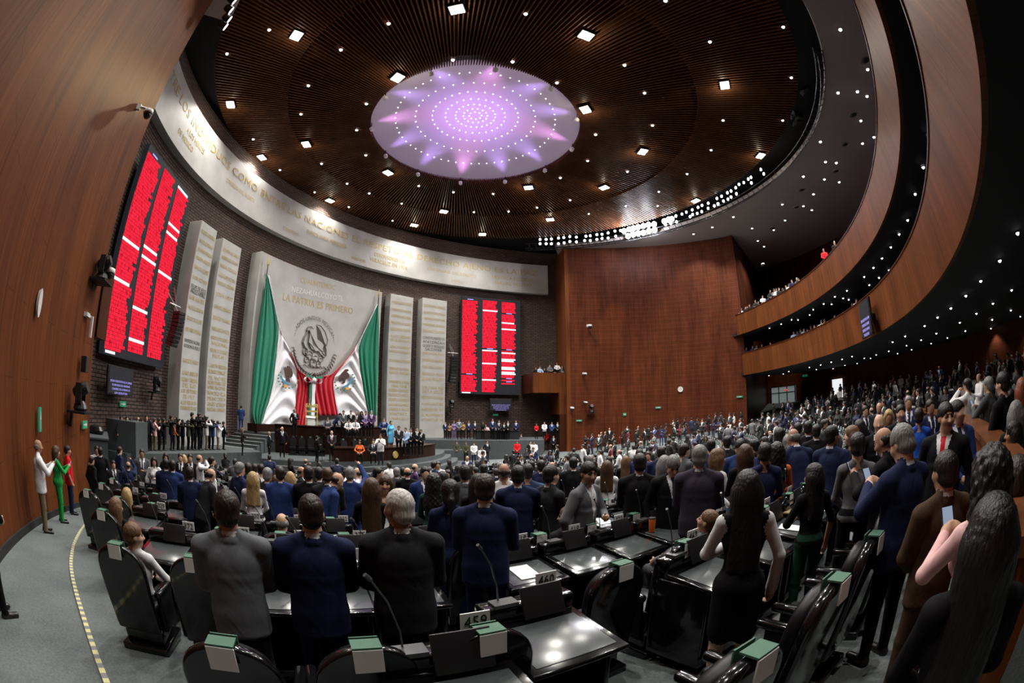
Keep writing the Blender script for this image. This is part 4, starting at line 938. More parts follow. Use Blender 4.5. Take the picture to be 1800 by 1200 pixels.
items.sort(key=lambda t:t[0])
CHAIRS=[]
stuffc=MB(); stuffd=MB()
def row_name(P,a):
    return 'the left section' if a<-61.8 else 'the section right of the near aisle' if a<-52 else 'the middle section' if a<-40.5 else 'the right section' if a<-29.5 else 'the far right section' if a<-18.5 else 'the farthest section'
nc=0
for i,(d,P,a,num,p,z,rz) in enumerate(items):
    # skip seats that would stand on the camera
    if d<1.35 and d!=1.0: continue
    nc+=1; sec=row_name(P,a)
    if nc<=300:
        near=d<8.5
        cg='tall black armchairs in '+sec
        nocard=(nc*7)%11==0
        if near:
            cp=pdir(P+1.36,deg(a)); t=empty('armchair',(cp.x,cp.y,z+.01),rz+random.uniform(-.06,.06)) if d!=1.0 else None
            if t: tag(t,('tall black armchair with white card in the nearest row, '+{-62.17:'right of three',-63.10:'middle of three',-64.10:'left of three'}[a]) if P==33.4 else 'tall black armchair with white card on top in '+sec,'armchair',None if P==33.4 else cg)
            if t:
                for n,me in CH: newobj(n,me,t)
            dp=pdir(P+1.3-(.32 if P==33.4 else 0),deg(a)); k=empty('desk',(dp.x,dp.y,z-.03),rz); tag(k,('black glass-topped desk with card %d in '%num if num else 'black glass-topped desk in ')+sec,'desk','black desks in '+sec)
            for n,me in DK: newobj(n,me,k)
            newobj('number_card',card_mesh(num),k,(.2,1.285,.955))
            if P==34.45 and abs(a+60.05)<.45:   # no desk here: the step down to the aisle
                for ch in list(k.children): bpy.data.objects.remove(ch)
                bpy.data.objects.remove(k)
        else:
            o=newobj('armchair',CHLOW,None,(p.x,p.y,z),rz); tag(o,'small tall-backed black armchair with white card in '+sec,'armchair',cg)
            o=newobj('desk',DKLOW,None,(p.x,p.y,z),rz); tag(o,('small black desk with white card %d in '%num if num else 'small black desk with white number card in ')+sec,'desk','black desks in '+sec)
    else:
        R=Matrix.Translation((p.x,p.y,z))@Matrix.Rotation(rz,4,'Z')
        for me,mb in ((CHLOW,stuffc),(DKLOW,stuffd)):
            mb.v_mats=list(me.materials)
            b=len(mb.v); mb.v+=[tuple(R@v.co) for v in me.vertices]
            for q in me.polygons: mb.f.append(tuple(b+x for x in q.vertices)); mb.m.append(q.material_index); mb.uv.append([(0,0)]*len(q.vertices))
if stuffc.v:
    o=newobj('distant_armchairs',stuffc.mesh('distant_armchairs',stuffc.v_mats,recalc=False)); tag(o,'far rows of black armchairs across the hall beyond the near seats','armchairs',kind='stuff')
    o=newobj('distant_desks',stuffd.mesh('distant_desks',stuffd.v_mats,recalc=False)); tag(o,'far rows of black desks across the hall beyond the near desks','desks',kind='stuff')
# armchairs on the rostrum, backs to the tribune
for px,py in ((515,800),(531,800),(547,800),(563,800),(607,800),(628,800),(647,800)):
    q=at_near(px,py,8.3 if px<600 else 9.6); A=math.atan2(q.y-PC.y,q.x-PC.x); o=newobj('armchair',CHLOW,None,(q.x,q.y,-2.85),A-PI/2); tag(o,'empty black armchair in the row below the tribune' if px<600 else 'empty black armchair behind the lower rostrum desk','armchair','armchairs on the rostrum')

# ---- things on the desks
PAPER=MB(); PAPER.box((0,0,0),(.21,.29,.006)); PAPER=PAPER.mesh('paper_sheet',M['paper'])
rp=random.Random(9)
for (d,P,a,num,p,z,rz) in items:
    if d>13 or rp.random()>(.42 if d>5 else .12): continue
    w=Matrix.Rotation(rz,3,'Z'); o=newobj('paper_sheet',PAPER,None,w@Vector((rp.uniform(-.12,.12),.84,.752))+Vector((p.x,p.y,z-.03*(d<8.5))),rz+rp.uniform(-.5,.5)); o.rotation_euler.x=0
    o.rotation_euler=(Matrix.Rotation(rz+rp.uniform(-.5,.5),3,'Z')@Matrix.Rotation(.115,3,'X')).to_euler()
    tag(o,'loose white sheet of paper lying on a black desk','paper','sheets of paper on the desks')
def proj_px(v):
    x=v[0]; y=v[1]*math.cos(PITCH)+v[2]*math.sin(PITCH); z=-v[1]*math.sin(PITCH)+v[2]*math.cos(PITCH); n=math.sqrt(x*x+y*y+z*z); th=math.acos(max(-1,min(1,y/n))); r=2*FPX*math.sin(th/2); a=math.atan2(z,x)
    return 900+r*math.cos(a),600-r*math.sin(a)
def on_desk(px,py,h):
    best=None
    for (d,P,a,num,p,z,rz) in items:
        if d<1.4 or d>16 or abs(P-34.45)<.01 and abs(a+60.05)<.45: continue
        for lx in (-.2,0,.2):
            for ly in (.7,.85,1.0):
                w=Matrix.Rotation(rz,3,'Z')@Vector((lx,ly,.728+(ly-.635)*.117))+Vector((p.x,p.y,z-(.03 if d<8.5 else 0))); x,y=proj_px(w); e=(x-px)**2+(y-py)**2
                if best is None or e<best[0]: best=(e,w)
    return best[1]
q=on_desk(1150,944,.79); t=empty('tumbler',tuple(q)); tag(t,'orange insulated tumbler standing on a desk in the middle foreground','tumbler')
mb=MB(); mb.lathe([(.01,0),(.034,.0),(.036,.01),(.044,.16),(.043,.17)],20); mb.obj('body',mat('orange_enamel',(.75,.16,.03),.35),t,smooth=True,auto=.7)
mb=MB(); mb.lathe([(.044,.168),(.045,.185),(.02,.19),(.005,.19)],20); mb.obj('lid',M['silver'],t)
for px,py in ((505,915),(1283,925)):
    q=on_desk(px,py,.79); t=empty('water_bottle',tuple(q)); tag(t,'small clear water bottle with blue label beside card 289' if px<600 else 'small clear water bottle beside the slumped man','bottle')
    mb=MB(); mb.lathe([(.02,0),(.031,.01),(.031,.13),(.014,.17),(.013,.19)],16); mb.obj('body',mat('pale_bottle',(.5,.58,.62),.1),t,smooth=True)
    mb=MB(); mb.lathe([(.0315,.05),(.0318,.05),(.0318,.1),(.0315,.1)],16); mb.obj('label_band',mat('blue_label',(.05,.2,.5),.5),t); mb=MB(); mb.lathe([(.014,.188),(.014,.205),(.002,.206)],12); mb.obj('cap',M['white_plastic'],t)
q=on_desk(1383,888,.80)+Vector((0,0,.02)); t=empty('folder',tuple(q),.5); tag(t,'open tan folder with a pen on a desk at the aisle','folder'); mb=MB(); mb.box((0,0,0),(.36,.26,.02)); mb.obj('cover',mat('tan_card',(.42,.30,.16),.7),t,bevel=.004); mb=MB(); mb.tube([(-.02,-.06,.018),(.05,.09,.018)],.005,6); mb.obj('pen',M['paper'],t)
q=on_desk(585,890,1.0); mb=MB(); mb.box((0,0,.17),(.26,.02,.34)); o=mb.obj('envelope',mat('manila',(.55,.42,.20),.7),None,tuple(q),.7); tag(o,'manila envelope standing among the desks left of the brown-haired woman','envelope')
# ---- white lectern and gilded chair on the tribune
q=at_near(546,745,6.2); t=empty('lectern',(q.x,q.y,-1.65),math.atan2(q.y-PC.y,q.x-PC.x)+PI/2); tag(t,'white lectern on the tribune before the red stripes','lectern')
mb=MB(); mb.box((0,0,.55),(.5,.4,1.1)); mb.obj('body',M['paper'],t,bevel=.02); mb=MB(); mb.box((0,0,1.12),(.6,.5,.05),0,Matrix.Rotation(.2,3,'X')); mb.obj('reading_top',M['paper'],t,bevel=.01)
q=at_near(549,740,4.6); t=empty('presidential_chair',(q.x,q.y,-1.65),math.atan2(q.y-PC.y,q.x-PC.x)-PI/2); tag(t,'tall gilded ceremonial chair behind the white lectern','chair')
mb=MB()
for z in (1.15,1.5,1.85): mb.box((0,-.3,z),(.95,.08,.13))
for x in (-.42,.42): mb.tube([(x,-.3,0),(x,-.3,2.0)],[.05,.04],8)
for k in range(5): mb.lathe([(.01,.0),(.06,.06),(.02,.14)],8,(-.36+.18*k,-.3,1.9))
mb.obj('gilded_back',M['gold'],t); mb=MB(); mb.box((0,0,.5),(.8,.7,.16)); mb.obj('seat',mat('green_velvet',(.03,.10,.05),.9),t,bevel=.03)
for x in (-.36,.36):
    mb=MB(); mb.tube([(x,.3,0),(x,.3,.45)],.04,8); mb.obj('leg',M['gold'],t)
q=at_near(566,800,11.2); t=empty('microphone_stand',(q.x,q.y,-2.85)); tag(t,'slim microphone stand before the row of empty rostrum chairs','microphone stand'); mb=MB(); mb.lathe([(.16,0),(.15,.03),(.02,.04)],16); mb.obj('base',M['black_plastic'],t); mb=MB(); mb.tube([(0,0,.03),(0,0,1.35),(.12,0,1.5)],.014,8); mb.obj('pole',M['black_plastic'],t); mb=MB(); mb.tube([(.12,0,1.5),(.2,0,1.55)],.03,8); mb.obj('microphone',M['black_plastic'],t)
# ================================================================ people
def rcone(P,a,b,r1,r2):
    """distance to a round cone; P is (n,3)"""
    a=np.asarray(a,float); b=np.asarray(b,float); ba=b-a; L=float(ba@ba)
    if L<1e-9: return np.linalg.norm(P-a,axis=1)-max(r1,r2)
    t=np.clip(((P-a)@ba)/L,0,1); return np.linalg.norm(P-a-t[:,None]*ba,axis=1)-(r1+(r2-r1)*t)
def ellip(P,c,r,R=None):
    q=P-np.asarray(c,float)
    if R is not None: q=q@R
    r=np.asarray(r,float); k0=np.linalg.norm(q/r,axis=1); k1=np.linalg.norm(q/(r*r),axis=1)
    return np.where(k1>1e-6,k0*(k0-1)/np.maximum(k1,1e-6),-r.min())
def ecyl(P,c,q,R=None):
    v=P-np.asarray(c,float)
    if R is not None: v=v@R
    t=np.clip(v[:,2]/(2*q[2])+.5,0,1)[:,None]; r=q[None,0:2]*(1-t)+q[None,3:5]*t
    k=(np.linalg.norm(v[:,:2]/r,axis=1)-1)*r.min(1)+.02; dz=np.abs(v[:,2])-q[2]+.02
    return np.minimum(np.maximum(k,dz),0)+np.hypot(np.maximum(k,0),np.maximum(dz,0))-.02
def rotx(a): c,s=math.cos(a),math.sin(a); return np.array([[1,0,0],[0,c,-s],[0,s,c]])
def rotz(a): c,s=math.cos(a),math.sin(a); return np.array([[c,-s,0],[s,c,0],[0,0,1]])
class SDF:
    """a body grown from blended round cones and ellipsoids; each carries a material index"""
    def __init__(s): s.p=[]
    def cone(s,a,b,r1,r2,m,k=.03): s.p.append(('c',np.array(a,float),np.array(b,float),r1,r2,None,m,k))
    def ell(s,c,r,m,k=.03,R=None): s.p.append(('e',np.array(c,float),np.array(r,float),0,0,R,m,k))
    def cyl(s,c,r0,r1,hz,m,k=.02,R=None): s.p.append(('k',np.array(c,float),np.array([r0[0],r0[1],hz,r1[0],r1[1]],float),0,0,R,m,k))
    def cut(s,c,r,R=None): s.p.append(('x',np.array(c,float),np.array(r,float),0,0,R,-1,.01))
    def mesh(s,h,name,mats,paint=None,noise=None):
        lo=np.full(3,1e9); hi=-lo
        for (t,a,b,r1,r2,R,m,k) in s.p:
            if t=='x': continue
            if t=='c': r=max(r1,r2); l=np.minimum(a,b)-r; u=np.maximum(a,b)+r
            elif t=='k': r=np.full(3,max(b)*1.15); l=a-r; u=a+r
            else: r=b if R is None else np.full(3,b.max()); l=a-r; u=a+r
            lo=np.minimum(lo,l); hi=np.maximum(hi,u)
        lo-=2.5*h; n=np.ceil((hi+2.5*h-lo)/h).astype(int)+1
        F=np.full(n,1.0,dtype=np.float32); Lb=np.zeros(n,dtype=np.int16); Bd=np.full(n,9.0,dtype=np.float32)
        for (t,a,b,r1,r2,R,m,k) in s.p:
            pad=k+3*h
            if t=='c': r=max(r1,r2); l=np.minimum(a,b)-r-pad; u=np.maximum(a,b)+r+pad
            elif t=='k': r=np.full(3,max(b)*1.15); l=a-r-pad; u=a+r+pad
            else: r=b if R is None else np.full(3,b.max()); l=a-r-pad; u=a+r+pad
            i0=np.maximum(np.floor((l-lo)/h).astype(int),0); i1=np.minimum(np.ceil((u-lo)/h).astype(int)+1,n)
            if (i1<=i0).any(): continue
            g=np.stack(np.meshgrid(*[lo[q]+h*np.arange(i0[q],i1[q]) for q in range(3)],indexing='ij'),-1); sh=g.shape[:3]; P=g.reshape(-1,3)
            d=(rcone(P,a,b,r1,r2) if t=='c' else ecyl(P,a,b,R) if t=='k' else ellip(P,a,b,R)).reshape(sh)
            sl=tuple(slice(i0[q],i1[q]) for q in range(3)); f=F[sl]
            if t=='x': F[sl]=np.maximum(f,-d); continue
            w=np.clip(.5+.5*(f-d)/k,0,1); F[sl]=f*(1-w)+d*w-k*w*(1-w)
            bd=Bd[sl]; q=d<bd; L=Lb[sl]; L[q]=m; bd[q]=d[q]
        if noise is not None:
            g=np.stack(np.meshgrid(*[lo[q]+h*np.arange(n[q]) for q in range(3)],indexing='ij'),-1); F+=noise(g).astype(np.float32)
        # surface nets
        S=F<0; c=[F[i:n[0]-1+i,j:n[1]-1+j,k:n[2]-1+k] for i in(0,1) for j in(0,1) for k in(0,1)]
        off=[(i,j,k) for i in(0,1) for j in(0,1) for k in(0,1)]
        sg=[x<0 for x in c]; cnt=sum(x.astype(np.int8) for x in sg); act=(cnt>0)&(cnt<8)
        idx=np.argwhere(act); m=len(idx); vid=np.full(act.shape,-1,dtype=np.int64); vid[act]=np.arange(m)
        vals=[x[act] for x in c]; acc=np.zeros((m,3)); num=np.zeros(m)
        for i in range(8):
            for j in range(i+1,8):
                dfr=[off[j][q]-off[i][q] for q in range(3)]
                if sum(abs(x) for x in dfr)!=1: continue
                A,B=vals[i],vals[j]; x=(A<0)!=(B<0); t=np.where(x,A/np.where(A==B,1,A-B),0)
                pt=np.array(off[i],float)[None]+t[:,None]*np.array(dfr,float)[None]; acc[x]+=pt[x]; num[x]+=1
        V=lo+h*(idx+acc/np.maximum(num,1)[:,None])
        faces=[]
        for ax in range(3):
            o1,o2=(ax+1)%3,(ax+2)%3
            A=S.take(range(n[ax]-1),axis=ax); B=S.take(range(1,n[ax]),axis=ax); E=A!=B
            e=np.argwhere(E); e=e[(e[:,o1]>0)&(e[:,o2]>0)&(e[:,o1]<n[o1]-1)&(e[:,o2]<n[o2]-1)]
            fl=A[e[:,0],e[:,1],e[:,2]]
            def gv(d1,d2):
                q=e.copy(); q[:,o1]+=d1; q[:,o2]+=d2; return vid[q[:,0],q[:,1],q[:,2]]
            q=np.stack([gv(-1,-1),gv(0,-1),gv(0,0),gv(-1,0)],1); q[~fl]=q[~fl][:,::-1]; faces.append(q)
        Fc=np.concatenate(faces); Fc=Fc[(Fc>=0).all(1)]
        cen=V[Fc].mean(1); ii=np.clip(np.round((cen-lo)/h).astype(int),0,n-1); lab=Lb[ii[:,0],ii[:,1],ii[:,2]].astype(int)
        if paint is not None: lab=paint(cen,lab)
        me=bpy.data.meshes.new(name); me.vertices.add(len(V)); me.vertices.foreach_set('co',V.astype(np.float32).ravel())
        me.loops.add(Fc.size); me.loops.foreach_set('vertex_index',Fc.astype(np.int32).ravel()); me.polygons.add(len(Fc))
        me.polygons.foreach_set('loop_start',np.arange(0,Fc.size,4,dtype=np.int32)); 
        for x in mats: me.materials.append(x)
        me.polygons.foreach_set('material_index',lab.astype(np.int32)); me.polygons.foreach_set('use_smooth',np.ones(len(Fc),dtype=bool)); me.update(calc_edges=True); return me
def prop_mat(name,prop,rough,default,kind):
    m=mat(name,default,rough,spec=.12 if kind=='cloth' else .35); t=NT(m); a=t.new('ShaderNodeAttribute'); a.attribute_type='OBJECT'; a.attribute_name=prop
    n=t.new('ShaderNodeTexNoise',Detail=3.0)
    if kind=='cloth':
        n.inputs['Scale'].default_value=14; c=t.mix(.35,a.outputs['Color'],t.ramp(n.outputs[0],[(.3,(.7,.7,.7)),(.7,(1.25,1.25,1.25))]),'MULTIPLY')
        n2=t.new('ShaderNodeTexNoise',Scale=5.0,Detail=3.0,Distortion=1.2); t.link(t.mapping('Object',(1,1,.45)),n2.inputs[0]); t.bump(n2.outputs[0],.35,.05)
    elif kind=='hair':
        n.inputs['Scale'].default_value=1; t.link(t.mapping('Object',(70,70,9)),n.inputs[0]); c=t.mix(.6,a.outputs['Color'],t.ramp(n.outputs[0],[(.3,(.45,.45,.45)),(.7,(1.5,1.5,1.5))]),'MULTIPLY'); t.bump(n.outputs[0],.5,.02)
    else: c=t.mix(.0,a.outputs['Color'],(1,1,1))
    if kind!='hair': t.link(t.mapping('Object'),n.inputs[0])
    t.link(c,t.b.inputs['Base Color']); return m
BM=[prop_mat('jacket_cloth','top',.82,(.02,.02,.03),'cloth'),prop_mat('trouser_cloth','bottom',.85,(.02,.02,.03),'cloth'),prop_mat('skin','skin',.5,(.42,.24,.16),'skin'),
    prop_mat('shirt_cloth','shirt',.8,(.7,.7,.72),'cloth'),prop_mat('tie_cloth','tie',.6,(.1,.02,.02),'cloth'),mat('shoe_leather',(.012,.010,.010),.3),mat('eye_dark',(.02,.012,.01),.25),prop_mat('brow_and_lash','hair',.7,(.02,.015,.012),'hair'),mat('lips',(.30,.09,.08),.5)]
TOP,BOT,SKIN,SHIRT,TIE,SHOE,EYE,BROW,LIP=range(9)
HAIR=prop_mat('hair','hair',.45,(.015,.012,.01),'hair')
def ik(s,w,l1,l2,hint):
    s,w,hint=[np.array(x,float) for x in (s,w,hint)]; d=w-s; L=np.linalg.norm(d); L2=min(L,(l1+l2)*.998)
    d/=max(L,1e-6); w=s+d*L2; a=(l1*l1-l2*l2+L2*L2)/(2*L2); hh=math.sqrt(max(0,l1*l1-a*a)); hint=hint-d*(hint@d); hint/=max(np.linalg.norm(hint),1e-6)
    return s+d*a+hint*hh,w
def body(h,fem=False,arms='down',legs='stand',lean=0,turn=0,nod=0,skirt=0,sleeve='long',vee=True,tie=True,fat=1.0,dress=False,opencoat=False,ages=0):
    """one continuous clothed figure 1.74 m tall, facing +y, feet at z=0; returns SDF mesh"""
    S=SDF(); f=fem; sw=.165 if f else .208; near=h<.014
    zs=-.47 if legs=='sit' else 0.0
    hipz=.93+zs; R=rotx(-lean)          # lean forward about the hips
    def U(x,y,z): return tuple(np.array([0,0,hipz])+R@np.array([x,y,z-.93]))
    ra=.064 if not f else .048
    # legs
    lm=SKIN if skirt else BOT
    for sx in (-1,1):
        hip=(sx*.092,0,hipz)
        if legs=='sit': kn=(sx*.12,.44,.50); an=(sx*.12,.42,.09)
        elif legs=='walk': kn=(sx*.095,.16*sx+.03,.50); an=(sx*.085,.22*sx-.08*(sx<0),.10)
        else: kn=(sx*.105,.015,.50); an=(sx*.11,-.02,.09)
        t1=.088*(1.0 if not f else .95)*fat
        S.cone(hip,kn,t1,.062,lm,.03); S.cone(kn,an,.062,.047 if lm==BOT else .036,lm,.02)
        if lm==SKIN: S.ell((kn[0],kn[1]-.02,kn[2]-.14),(.05,.055,.12),SKIN)
        S.cone((an[0],an[1]-.03,.045),(an[0]*1.12,an[1]+.16,.035),.042,.034,SHOE,.02)
    # pelvis and trunk
    tm=TOP
    S.ell((0,-.005,hipz+.02),(.17*fat if not f else .168*fat,.118*fat,.14),BOT if not (dress or skirt) else (TOP if dress else BOT),.04)
    if skirt:
        for sx in (-1,1): S.cone((sx*.06,0,hipz-.02),(sx*.075,.0,hipz-skirt),.135,.12 if skirt<.6 else .17,TOP if dress else BOT,.05)
    cy=.0
    if f:
        S.ell(U(0,0,1.26),(.158*fat,.108*fat,.17),tm,.05,R); S.ell(U(0,.0,1.08),(.135*fat,.10*fat,.17),tm,.05,R)
        for sx in (-1,1): S.ell(U(sx*.075,.085,1.25),(.07,.06,.07),tm,.04,R)
        if not dress: S.ell(U(0,0,.95),(.172*fat,.125*fat,.11),tm,.04,R)
    else:
        S.ell(U(0,-.005,1.28),(.200,.128*fat,.19),tm,.05,R)
        S.cyl(U(0,.004*fat,1.005),(.198*(.6+.4*fat),.140*fat),(.183*(.6+.4*fat),.130*fat),.225 if legs!='sit' else .16,tm,.035,R)
    # shoulders, neck
    for sx in (-1,1):
        S.cone(U(sx*.035,-.015,1.470 if not f else 1.455),U(sx*(sw-.012),-.012,1.395 if not f else 1.405),.048,.060 if not f else .05,tm,.04)
    if vee and not f: S.cyl(U(0,-.024,1.452),(.086,.080),(.070,.066),.026,TOP,.006,R)
    nb=U(0,-.015,1.43); hc=np.array(U(0,.012,1.615)); fwd=np.array([math.sin(-turn)*1.0,math.cos(turn),0])
    hR=R@rotz(turn)@rotx(-nod) if True else None
    neck=np.array(U(0,-.01,1.53))
    S.cone(nb,neck,.062 if not f else .05,.054 if not f else .045,SKIN,.02)
    if vee: S.cyl(U(0,-.018,1.478),(.066,.064) if not f else (.054,.052),(.061,.059) if not f else (.049,.047),.030,SHIRT if not f else TOP,.004,R)
    hc=neck+hR@np.array([0,.022,.085])
    def Hd(x,y,z): return tuple(hc+hR@np.array([x,y,z]))
    def hell(c,r,m,k=.02): S.ell(Hd(*c),r,m,k,hR)
    def hcone(a,b,r1,r2,m,k=.01): S.cone(Hd(*a),Hd(*b),r1,r2,m,k)
    hell((0,-.012,.03),(.076,.095,.088),SKIN); hell((0,.022,-.03),(.062,.068,.085),SKIN,.04); hell((0,.05,-.083),(.034,.03,.028),SKIN,.03)
    hcone((0,0,-.06),tuple(hR.T@(neck-hc)+np.array([0,0,-.02])),.05,.05,SKIN,.03)
    if h<.022:
        hcone((0,.085,.012),(0,.108,-.03),.009,.015,SKIN,.014); 
        for sx in (-1,1):
            hell((sx*.078,-.012,-.01),(.010,.022,.034),SKIN,.01); hell((sx*.04,.055,-.028),(.028,.03,.025),SKIN,.03)
    if near:
        for sx in (-1,1):
            hell((sx*.030,.079,.010),(.0125,.008,.0058),EYE,.004); hcone((sx*.016,.090,.031),(sx*.044,.080,.034),.0045,.0035,BROW,.004)
            hell((sx*.012,.099,-.033),(.010,.011,.009),SKIN,.008)
        hcone((-.021,.081,-.058),(.021,.081,-.058),.0065,.0065,LIP,.006); hcone((0,.088,-.058),(0,.088,-.058),.009,.009,LIP,.008)
    # arms
    am=SKIN if sleeve in('none','short') else SHIRT if sleeve=='shirt' else TOP
    A={'down':(((-.285,.03,.87),(.285,.03,.87)),(-.6,-1,0)),'front':(((-.07,.24,.97),(.07,.25,.98)),(-1.0,-.6,-.2)),'fold':(((.10,.21,1.17),(-.10,.23,1.15)),(-1,-.3,-.8)),
       'phone':(((-.07,.33,1.30),(.08,.33,1.30)),(-1,-.2,-1)),'cam':(((-.07,.22,1.52),(.085,.22,1.53)),(-1,-.1,-.8)),'up':(((-.265,.03,.87),(.12,.38,1.72)),(-.8,-.2,-.6)),
       'point':(((-.265,.03,.87),(.34,.50,1.22)),(-.6,-.6,-.6)),'pocket':(((-.20,.11,.95),(.27,.02,.87)),(-1,-.8,0)),'lap':(((-.12,.36,1.02),(.12,.36,1.02)),(-1,-.4,-.4)),'hold':(((-.05,.26,1.16),(.265,.03,.87)),(-1,-.4,-.6)),'back':(((-.06,-.17,.95),(.06,-.18,.95)),(-1,-.6,0)),'ear':(((-.265,.03,.87),(.13,.09,1.60)),(-.9,.2,-.8))}[arms]
    for sx,w in zip((-1,1),A[0]):
        sh=np.array(U(sx*sw,-.012,1.385 if not f else 1.40)); w=np.array(U(*w)) 
        if legs=='sit' and arms=='lap': w=np.array([sx*.12,.33,.62])
        hint=np.array([A[1][0]*(1 if sx<0 else -1),A[1][1],A[1][2]],float); el,w=ik(sh,w,.29,.27,R@hint)
        S.cone(sh,el,ra*1.08,ra*.92,SHIRT if sleeve=='shirt' else TOP if sleeve!='none' else SKIN,.035); 
        S.cone(el,w,ra*.92 if am!=SKIN else .042,ra*(.72 if am==TOP else 1.0) if am!=SKIN else .030,am,.02)
        d=(w-el)/max(np.linalg.norm(w-el),1e-6)
        if am==TOP and not f and vee: S.cone(w+d*.0,w+d*.012,.034,.034,SHIRT,.005)
        # hand: palm, four fingers of unequal length, thumb from the side of the palm
        up=np.array([0,0,1.0]) if abs(d[2])<.8 else np.array([0,1.0,0])
        inn=np.array([-sx,0,0.0]); inn=inn-d*(inn@d); inn/=max(np.linalg.norm(inn),1e-6); side=np.cross(d,inn)
        if side@np.array([0,1.,.3])<0: side=-side
        pc=w+d*.055
        S.cone(w,pc+d*.03,.026,.030,SKIN,.02); S.ell(pc,(.036,.036,.036),SKIN,.02)
        if near or h<.016:
            grip=1.0 if arms in('front','phone','cam','fold','hold','up','ear') else .45
            for q,(o,L) in enumerate(((.028,.070),(.010,.080),(-.009,.074),(-.027,.058))):
                k0=pc+d*.035+side*o; k1=k0+(d*(1-.25*grip)+inn*.35*grip)*L*.5; k2=k1+(d*(1-.9*grip)+inn*(.25+.6*grip))*L*.5
                S.cone(k0,k1,.0105,.0095,SKIN,.004); S.cone(k1,k2,.0095,.0078,SKIN,.003)
            t0=pc-d*.015+side*.03; t1=t0+(side*.6+d*.6+inn*.35)*.038; t2=t1+(d*.9+inn*.3)*.03
            S.cone(t0,t1,.013,.011,SKIN,.006); S.cone(t1,t2,.011,.009,SKIN,.003)
        else:
            for o,L in ((.022,.07),(0,.08),(-.022,.066)): S.cone(pc+side*o,pc+d*(.03+L*.8)+side*o+inn*.03,.014,.010,SKIN,.006)
            S.cone(pc-d*.01+side*.02,pc+d*.04+side*.05+inn*.015,.014,.011,SKIN,.006)
    Ri=R.T; base=np.array([0,0,hipz])
    def paint(c,l):
        q=(c-base)@R+np.array([0,0,.93])  # back to the upright trunk
        l=l.copy(); top=(l==TOP)
        if vee and not f:
            w=np.clip((q[:,2]-1.10)/.36,0,1)*.085; v=top&(q[:,1]>.03)&(np.abs(q[:,0])<w)&(q[:,2]<1.50); l[v]=SHIRT
            if tie: l[v&(np.abs(q[:,0])<.026)]=TIE; l[(l==SHIRT)&(np.abs(q[:,0])<.03)&(q[:,1]>.02)&(q[:,2]>1.42)]=TIE
        if f and vee:
            w=np.clip((q[:,2]-1.22)/.24,0,1)*.075; v=top&(q[:,1]>.03)&(np.abs(q[:,0])<w); l[v]=SHIRT if opencoat else SKIN
        if sleeve=='short': pass
        b=(l==SHIRT)&(q[:,1]<.02)&(np.abs(q[:,0])<.1); l[b&(q[:,2]<1.478)&(q[:,2]>1.3)]=TOP
        return l
    return S.mesh(h,'body',BM,paint),hc,hR
def hairmesh(style,hc,hR,h):
    S=SDF(); 
    def P(x,y,z): return tuple(np.asarray(hc)+hR@np.array([x,y,z]))
    def e(c,r,k=.02): S.ell(P(*c),r,0,k,hR)
    if style in('short','bald','thin'):
        if style=='bald': 
            for sx in (-1,1): e((sx*.062,-.035,.0),(.024,.062,.045))
            e((0,-.085,-.005),(.06,.030,.05))
        else:
            t=.012 if style=='short' else .006
            e((0,-.018,.037),(.078+t,.098+t,.090+t)); e((0,-.055,-.03),(.068+t,.06+t,.06))
        S.cut(P(0,.10,-.045),(.09,.11,.092),hR); S.cut(P(0,.13,.01),(.075,.08,.062),hR); S.cut(P(0,.02,-.13),(.12,.09,.09),hR)
        for sx in (-1,1): S.cut(P(sx*.09,.018,-.03),(.04,.036,.05),hR)
    else:
        t=.018 if style!='curly' else .035
        e((0,-.02,.037),(.080+t,.100+t,.092+t)); e((0,-.06,-.04),(.075+t*.7,.062+t,.09))
        L={'long':.34,'verylong':.48,'curly':.24,'bob':.15,'bun':.03,'tail':.05}[style]
        if style=='bun': e((0,-.135,.05),(.045,.042,.045))
        elif style=='tail': S.cone(P(0,-.12,.03),P(0,-.16,-.05),.03,.035,0,.02); S.cone(P(0,-.16,-.05),P(0,-.145,-.28),.035,.015,0,.02)
        else:
            b=.105 if style!='curly' else .125
            for sx in (-1,0,1):
                S.cone(P(sx*.06,-.075+abs(sx)*.03,-.02),P(sx*b*.75,-.10+abs(sx)*.03,-.06-L),.06,.045 if style!='curly' else .075,0,.05)
            for sx in (-1,1): S.cone(P(sx*.08,-.01,.0),P(sx*.095,-.015,-.10-L*.35),.03,.03,0,.04)
        S.cut(P(0,.11,-.05),(.066,.115,.098),hR); S.cut(P(0,.15,.015),(.07,.09,.058),hR)
    nz=None
    if style=='curly' and h<.03: nz=lambda g: .010*np.sin(g[...,0]*85)*np.sin(g[...,1]*80+1)*np.sin(g[...,2]*75)
    elif h<.02: nz=lambda g: .0025*np.sin(g[...,0]*210+4*np.sin(g[...,2]*30))*np.sin(g[...,1]*190)
    return S.mesh(h,'hair',[HAIR],None,nz)
_bc={}; _hc={}
def get_body(key):
    if key not in _bc: _bc[key]=body(**dict(key))
    return _bc[key]
def get_hair(style,key):
    k=(style,key)
    if k not in _hc:
        b=get_body(key); d=dict(key); _hc[k]=hairmesh(style,b[1],b[2],max(.008,min(.022,d['h']*.8)))
    return _hc[k]
